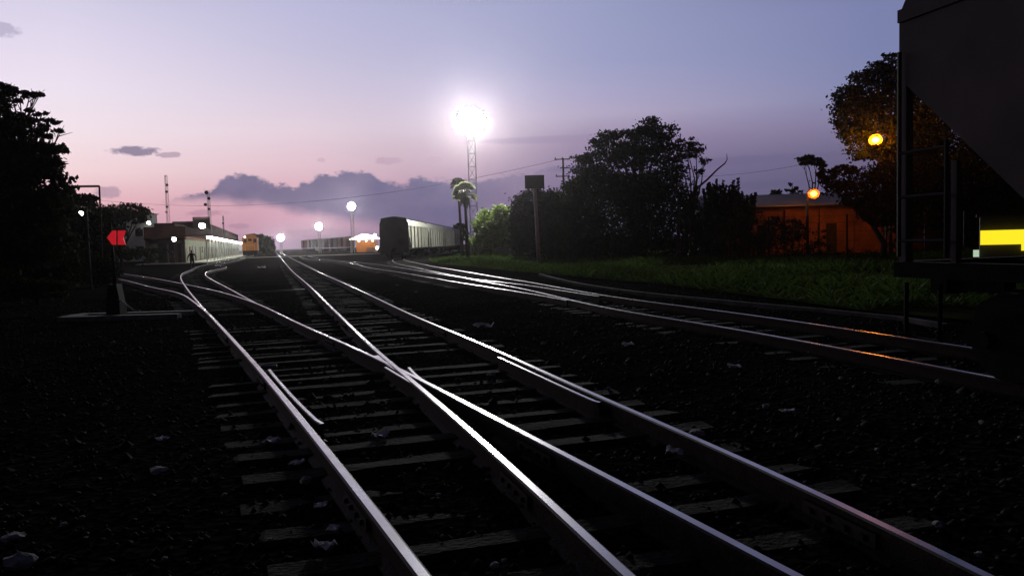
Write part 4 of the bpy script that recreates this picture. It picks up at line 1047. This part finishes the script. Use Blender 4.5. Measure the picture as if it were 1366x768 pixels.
# bright gabled canopy with warm light beneath
gp = at(484, 334, 205); gb = thing('canopy_building', 'small open building with glowing white gabled canopy, left of the hopper train', 'building', (gp.x, 205, 0))
b = MB(); b.prism([(-3.6, 3.7), (0, 5.0), (3.6, 3.7), (3.6, 3.55), (-3.6, 3.55)], 'y', 0, 9); b.build('roof', emat('glowing_canopy_sheet', (1., .96, .88), 3.2), gb)  # white roof emits in place of the floodlight falling on it
for x in (-3.3, 3.3):
    for y in (.2, 8.8):
        p_ = MB(); p_.tube([(x, y, 0), (x, y, 3.56)], .1, 8); p_.build('post', m_conc, gb)
b = MB(); b.box((0, 6, 1.5), (6.0, .2, 3.0)); b.build('back_wall', m_orange, gb)
b = MB(); b.box((1.6, 3.0, .6), (2.2, .8, 1.2)); b.build('counter', m_box, gb)
warm = emat('lit_warm_lamp', (1., .62, .22), 22)
for x in (-1.6, .4, 2.2):
    l = MB(); l.ico((x, 3.2, 3.1), .22, 2); l.build('lamp', warm, gb, True)
ly = thing('yard_lamp', 'small bright lamp on a post between the canopy and the hopper train', 'lamp', (at(503, 340, 190).x, 190, 0))
lz = at(503, 333, 190).z; b = MB(); b.tube([(0, .2, 0), (0, .2, at(500, 316, 190).z)], .07, 8); b.build('pole', m_galv, ly)
for px_, py_ in ((503, 330.5), (500, 314)):
    flood(ly, Vector((at(px_, py_, 190).x - ly.location.x, 0, at(px_, py_, 190).z)), (.2, -1, -.1), .34, lamp_s, name='lamp_head')

# kiosk with a lit yellow sign, seen under the end of the near wagon
ks = thing('kiosk', 'dark kiosk with glowing yellow sign panel, seen below the sloping wagon end', 'kiosk', (at(1307, 340, 24).x, 24, 0), -.55)
b = MB(); b.box((2.0, 1.3, 1.0), (4.0, 2.4, 2.0)); b.build('wall', mat('grey_kiosk_paint', (.04, .04, .04), .8, var=.15, scale=1), ks)
b = MB(); b.box((2.0, 1.2, 2.05), (4.2, 2.8, .1)); b.build('roof', m_dark, ks)
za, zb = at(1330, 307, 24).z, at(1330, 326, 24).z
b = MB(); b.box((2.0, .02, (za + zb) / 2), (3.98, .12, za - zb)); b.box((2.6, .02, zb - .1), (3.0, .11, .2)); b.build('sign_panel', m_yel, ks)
b = MB(); b.box((-.1, -.02, at(1303, 338, 24).z), (.16, .12, .22)); b.build('lamp', emat('lit_kiosk_lamp', (.75, 1., .70), .55), ks)

# ------------------------------------------------------------------ switch stand with the red arrow
sp = gnd(156, 425, 0); sw = thing('switch_stand', 'switch stand with a red arrow target pointing left, by the curved track', 'switch stand', (sp.x, sp.y, 0))
k_ = sp.y / F
b = MB(); b.box((0, 0, .2), (.34, .34, .4)); b.prism([(-.17, .4), (.17, .4), (.10, .85), (-.10, .85)], 'y', -.13, .13); b.build('base', m_dark, sw)
zt = at(157, 296, sp.y).z
b = MB(); b.tube([(0, 0, .8), (-.02, 0, zt)], [.045, .03], 10); b.build('mast', m_dark, sw, True)
def P2(px, py):
    q = at(px, py, sp.y) - sw.location; return (q.x, q.z)
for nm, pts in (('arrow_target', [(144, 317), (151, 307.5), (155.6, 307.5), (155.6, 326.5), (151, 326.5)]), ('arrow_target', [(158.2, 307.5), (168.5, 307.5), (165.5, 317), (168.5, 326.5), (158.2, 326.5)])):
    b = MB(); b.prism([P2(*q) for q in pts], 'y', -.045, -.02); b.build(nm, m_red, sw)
b = MB(); b.tube([(.1, -.1, .5), (.55, -.25, .22), (.72, -.3, .2)], .022, 8); b.build('lever', m_galv, sw, True)
for dy in (-.35, .45):
    b = MB(); b.box((.25, dy, .055), (2.9, .24, .12)); b.build('head_timber', mat('pale_weathered_timber', (.19, .18, .165), .85, var=.4, scale=7), sw)
b = MB(); b.box((-1.05, .05, .10), (.34, .5, .04)); b.build('plate', m_conc, sw)
# black pole frame at left
gf = thing('pole_frame', 'black steel pole with a long horizontal arm at its top, left of the red arrow', 'pole', (at(135, 340, 38).x, 38, 0))
zt = at(132.5, 248.5, 38).z; xt = at(132.5, 248.5, 38).x - gf.location.x
b = MB(); b.tube([(0, 0, -.1), (xt, 0, zt)], .045, 8); b.build('pole', m_dark, gf)
xl = at(72, 248.5, 38).x - gf.location.x; zl = at(72, 249, 38).z
b = MB(); b.tube([(xl, 0, zl), (xt, 0, zt)], .055, 8); b.tube([(xl, 0, -.1), (xl, 0, zl)], .045, 8); b.build('arm', m_dark, gf)
# marker stake
mk = gnd(69, 394, 0); ms = thing('marker_stake', 'thin pale marker stake in the weeds at far left', 'stake', (mk.x, mk.y, 0))
b = MB(); b.box((0, 0, .35), (.05, .05, .9)); b.build('stake', m_bark, ms); b = MB(); b.box((0, 0, .84), (.09, .06, .14)); b.build('cap', m_stone, ms)

# ------------------------------------------------------------------ people
def person(label, foot, height, pose, facing=0.):
    s = height / 1.75
    J, E_, Rr = pose
    me = bpy.data.meshes.new('person'); me.from_pydata([(x * s, y * s, z * s) for x, y, z in J], E_, [])
    o = bpy.data.objects.new('person_skin', me); COL.objects.link(o)
    o.modifiers.new('skin', 'SKIN'); sub = o.modifiers.new('sub', 'SUBSURF'); sub.levels = 1; sub.render_levels = 1
    for i, v in enumerate(me.skin_vertices[0].data):
        r = Rr[i] * s; v.radius = (r, r); v.use_root = (i == 0)
    dg = bpy.context.evaluated_depsgraph_get(); ev = o.evaluated_get(dg); nm = bpy.data.meshes.new_from_object(ev)
    bpy.data.objects.remove(o); nm.name = 'person'
    nm.materials.clear()
    for m_ in (m_cloth, m_clothb, m_skin): nm.materials.append(m_)
    for f in nm.polygons:
        z = f.center.z / s; x = abs(f.center.x / s); f.material_index = 2 if z > 1.46 or (x > .24 and z < 1.06) else (1 if z > .93 else 0); f.use_smooth = True
    p = bpy.data.objects.new('person', nm); COL.objects.link(p); p.location = foot; p.rotation_euler = (0, 0, facing); tag(p, label, 'person')
    h = MB(); h.ico((J[4][0] * s, (J[4][1] + .015) * s, 1.665 * s), (.098 * s, .108 * s, .10 * s), 2); h.build('hair', m_hair, p, True)
    n_ = MB(); n_.ico((J[4][0] * s, (J[4][1] - .115) * s, 1.60 * s), (.016 * s, .022 * s, .026 * s), 1)
    n_.build('nose', m_skin, p, True)
    return p
def stand(arm=.33, stride=.05, lean=0.):
    J = [(0, 0, .95), (0, 0, 1.15), (0, -.01, 1.38), (0, -.01, 1.5), (0, -.03, 1.62), (0, -.02, 1.72),
         (-.2, 0, 1.42), (-arm + .03, .03, 1.15), (-arm - .03, -.08, .92), (-arm - .03, -.12, .82),
         (.2, 0, 1.42), (arm - .03, .03, 1.15), (arm + .03, -.06, .92), (arm + .03, -.10, .82),
         (-.1, 0, .88), (-.11, -stride, .48), (-.12, -stride * 1.3, .09), (-.13, -stride * 1.3 - .16, .04),
         (.1, 0, .88), (.12, stride * .4, .48), (.13, stride * 1.6, .09), (.15, stride * 1.6 - .16, .04)]
    E_ = [(0, 1), (1, 2), (2, 3), (3, 4), (4, 5), (2, 6), (6, 7), (7, 8), (8, 9), (2, 10), (10, 11), (11, 12), (12, 13), (0, 14), (14, 15), (15, 16), (16, 17), (0, 18), (18, 19), (19, 20), (20, 21)]
    R = [.15, .145, .16, .06, .095, .07, .075, .05, .04, .035, .075, .05, .04, .035, .1, .07, .05, .04, .1, .07, .05, .04]
    return J, E_, R
pf = gnd(257, 359.6, 0)
person('person in dark trousers walking beside the branch track toward the station', (pf.x, pf.y, .02), 1.68, stand(.36, .16), .3)
pf = gnd(231, 351.5, .05)
person('person in dark clothes standing near the end wall of the station', (pf.x, pf.y, .02), 1.75, stand(.27, .02), -.4)

# ------------------------------------------------------------------ litter and broken stone
def paper(px, py, w, h, label, group=None, m_=None):
    c = gnd(px, py, .03); k = math.hypot(c.x, c.y) / F
    W = w * k; D = min(W * 1.1, max(.04, h * k * c.y / H * .75)); n = 6
    mb = MB(); V = []; ang = random.uniform(-.5, .5); zb = RT - .135 if False else .045
    for lay in (0, 1):
        for i in range(n):
            for j in range(n):
                u, v = i / (n - 1) - .5, j / (n - 1) - .5
                z = abs(mnoise.noise((u * 3 + px, v * 3 + py, 0))) * W * .5 + (.006 if lay else 0)
                x = (u + .1 * mnoise.noise((v * 4, u * 4, px))) * W; y = (v + .1 * mnoise.noise((u * 4, v * 4, py))) * D
                V.append((x * math.cos(ang) - y * math.sin(ang), x * math.sin(ang) + y * math.cos(ang), z))
    Fs = []
    q = lambda l, i, j: l * n * n + i * n + j
    for i in range(n - 1):
        for j in range(n - 1):
            Fs.append((q(1, i, j), q(1, i + 1, j), q(1, i + 1, j + 1), q(1, i, j + 1))); Fs.append((q(0, i, j + 1), q(0, i + 1, j + 1), q(0, i + 1, j), q(0, i, j)))
    for i in range(n - 1):
        Fs += [(q(0, i, 0), q(0, i + 1, 0), q(1, i + 1, 0), q(1, i, 0)), (q(1, i, n - 1), q(1, i + 1, n - 1), q(0, i + 1, n - 1), q(0, i, n - 1)), (q(1, 0, i), q(1, 0, i + 1), q(0, 0, i + 1), q(0, 0, i)), (q(0, n - 1, i), q(0, n - 1, i + 1), q(1, n - 1, i + 1), q(1, n - 1, i))]
    mb.add(V, Fs); o = mb.build('paper_scrap', m_ or m_paper); o.location = (c.x, c.y, zb); tag(o, label, 'litter', group)
def rock(px, py, w, label, group=None, fl=.6):
    c = gnd(px, py, .03); k = math.hypot(c.x, c.y) / F; r = w * k / 2
    mb = MB(); mb.ico((0, 0, 0), (r, r * .9, r * fl), 2, .22); o = mb.build('stone', m_stone); o.location = (c.x, c.y, .03 + r * fl * .4); o.rotation_euler = (0, 0, random.uniform(0, 6)); tag(o, label, 'stone', group)
paper(507, 584, 21, 14, 'white crumpled paper between the two left running rails below the frog')
paper(349, 357.5, 9, 5, 'white plastic bag on the ground between the branch track and the main line')
paper(362, 591, 17, 9, 'pale scrap of paper left of the left rail, highest of those beside it')
paper(396, 621, 16, 12, 'grey paper scrap hugging the left rail at the level of the last sleepers')
rock(408, 642, 16, 'pale flat stone against the outside of the left rail')
paper(428, 678, 16, 9, 'torn pale wrapper outside the left rail near the lower sleepers')
paper(445, 709, 15, 12, 'crumpled pale scrap beside the left rail, just above the lowest one')
paper(433, 733, 32, 9, 'long thin pale scrap beside the left rail near the bottom edge')
paper(217, 588, 12, 5, 'small pale scrap alone on the dark ballast at left')
rock(211, 629, 24, 'flat pale stone alone on the dark ballast at left', fl=.35)
rock(27, 752, 32, 'pale broken block in the bottom left corner', fl=.6)
rock(18, 717, 24, 'flat pale stone just above the corner block at bottom left', fl=.35)
paper(489, 442, 13, 5, 'small white scrap between the main rails just above the frog')
paper(655, 502, 11, 4, 'small white scrap on the sleepers right of the frog')
rock(930, 580, 22, 'pale stone lying against the right rail of the main line', fl=.5)
paper(900, 607, 22, 14, 'grey cardboard scrap inside the right rail of the main line')
rock(850, 612, 7, 'small pale pebble on a sleeper near the cardboard scrap')
rock(1022, 543, 11, 'brightest pale stone on the dark ballast right of the main line')
paper(1050, 551, 16, 4, 'thin pale scrap right of the brightest stone')
paper(980, 491, 15, 5, 'pale scrap midway between the main line and the siding')
paper(838, 462, 14, 4, 'pale scrap on ballast above the right end of the check rail')
paper(645, 437, 22, 4, 'heap of pale broken pieces close beside the main line right rail')
for (px, py, w) in ((725, 459, 9), (812, 518, 7), (870, 500, 6), (1004, 576, 5), (980, 552, 6), (1253, 510, 8), (1310, 564, 8), (1361, 584, 6), (1253, 701, 14), (1306, 740, 10), (1220, 648, 7), (1122, 505, 7), (1080, 470, 6), (945, 500, 6), (1170, 600, 7), (1120, 560, 7), (560, 470, 6), (530, 381, 5), (555, 390, 5)):
    rock(px, py, w, 'small pale stone scattered on the dark ballast right of the main line', 'pale stones scattered right of the main line')
for (px, py, w) in ((460, 640, 6), (585, 660, 7), (590, 715, 7), (660, 755, 14), (672, 748, 9), (640, 690, 6), (435, 575, 6), (470, 560, 6), (400, 512, 6), (560, 625, 6), (650, 640, 6)):
    rock(px, py, w, 'small pale stone lying among the sleepers between the left rails', 'pale stones among the sleepers')
for (px, py, w) in ((150, 458, 7), (270, 600, 6), (300, 660, 8), (110, 690, 7), (85, 700, 9), (260, 640, 6), (360, 720, 8), (220, 745, 8), (140, 540, 7)):
    rock(px, py, w, 'small dull stone on the dark ground left of the left rail', 'dull stones left of the tracks')

# ------------------------------------------------------------------ evening haze, added to imitate lamp bloom
HAZE = .00017
def haze():
    b = MB(); b.box((0, 0, 14), (3000, 3000, 30)); m = bpy.data.materials.new('lamp_bloom_haze'); m.use_nodes = True
    N = m.node_tree.nodes; N.clear(); o_ = N.new('ShaderNodeOutputMaterial'); v = N.new('ShaderNodeVolumePrincipled')
    v.inputs['Density'].default_value = HAZE; v.inputs['Color'].default_value = (.95, .9, .92, 1); v.inputs['Anisotropy'].default_value = .92
    m.node_tree.links.new(v.outputs[0], o_.inputs['Volume'])
    tag(b.build('haze', m), 'thin evening haze, added for the glow around the yard lamps', 'haze', kind='stuff')
haze()

# ------------------------------------------------------------------ render settings
sc.view_settings.view_transform = 'Standard'; sc.view_settings.look = 'None'; sc.view_settings.exposure = 0; sc.view_settings.gamma = 1
sc.view_settings.use_curve_mapping = False
sc.cycles.use_denoising = True
sc.cycles.max_bounces = 5; sc.cycles.diffuse_bounces = 2; sc.cycles.glossy_bounces = 3; sc.cycles.transmission_bounces = 2; sc.cycles.volume_bounces = 0
sc.cycles.sample_clamp_indirect = 4
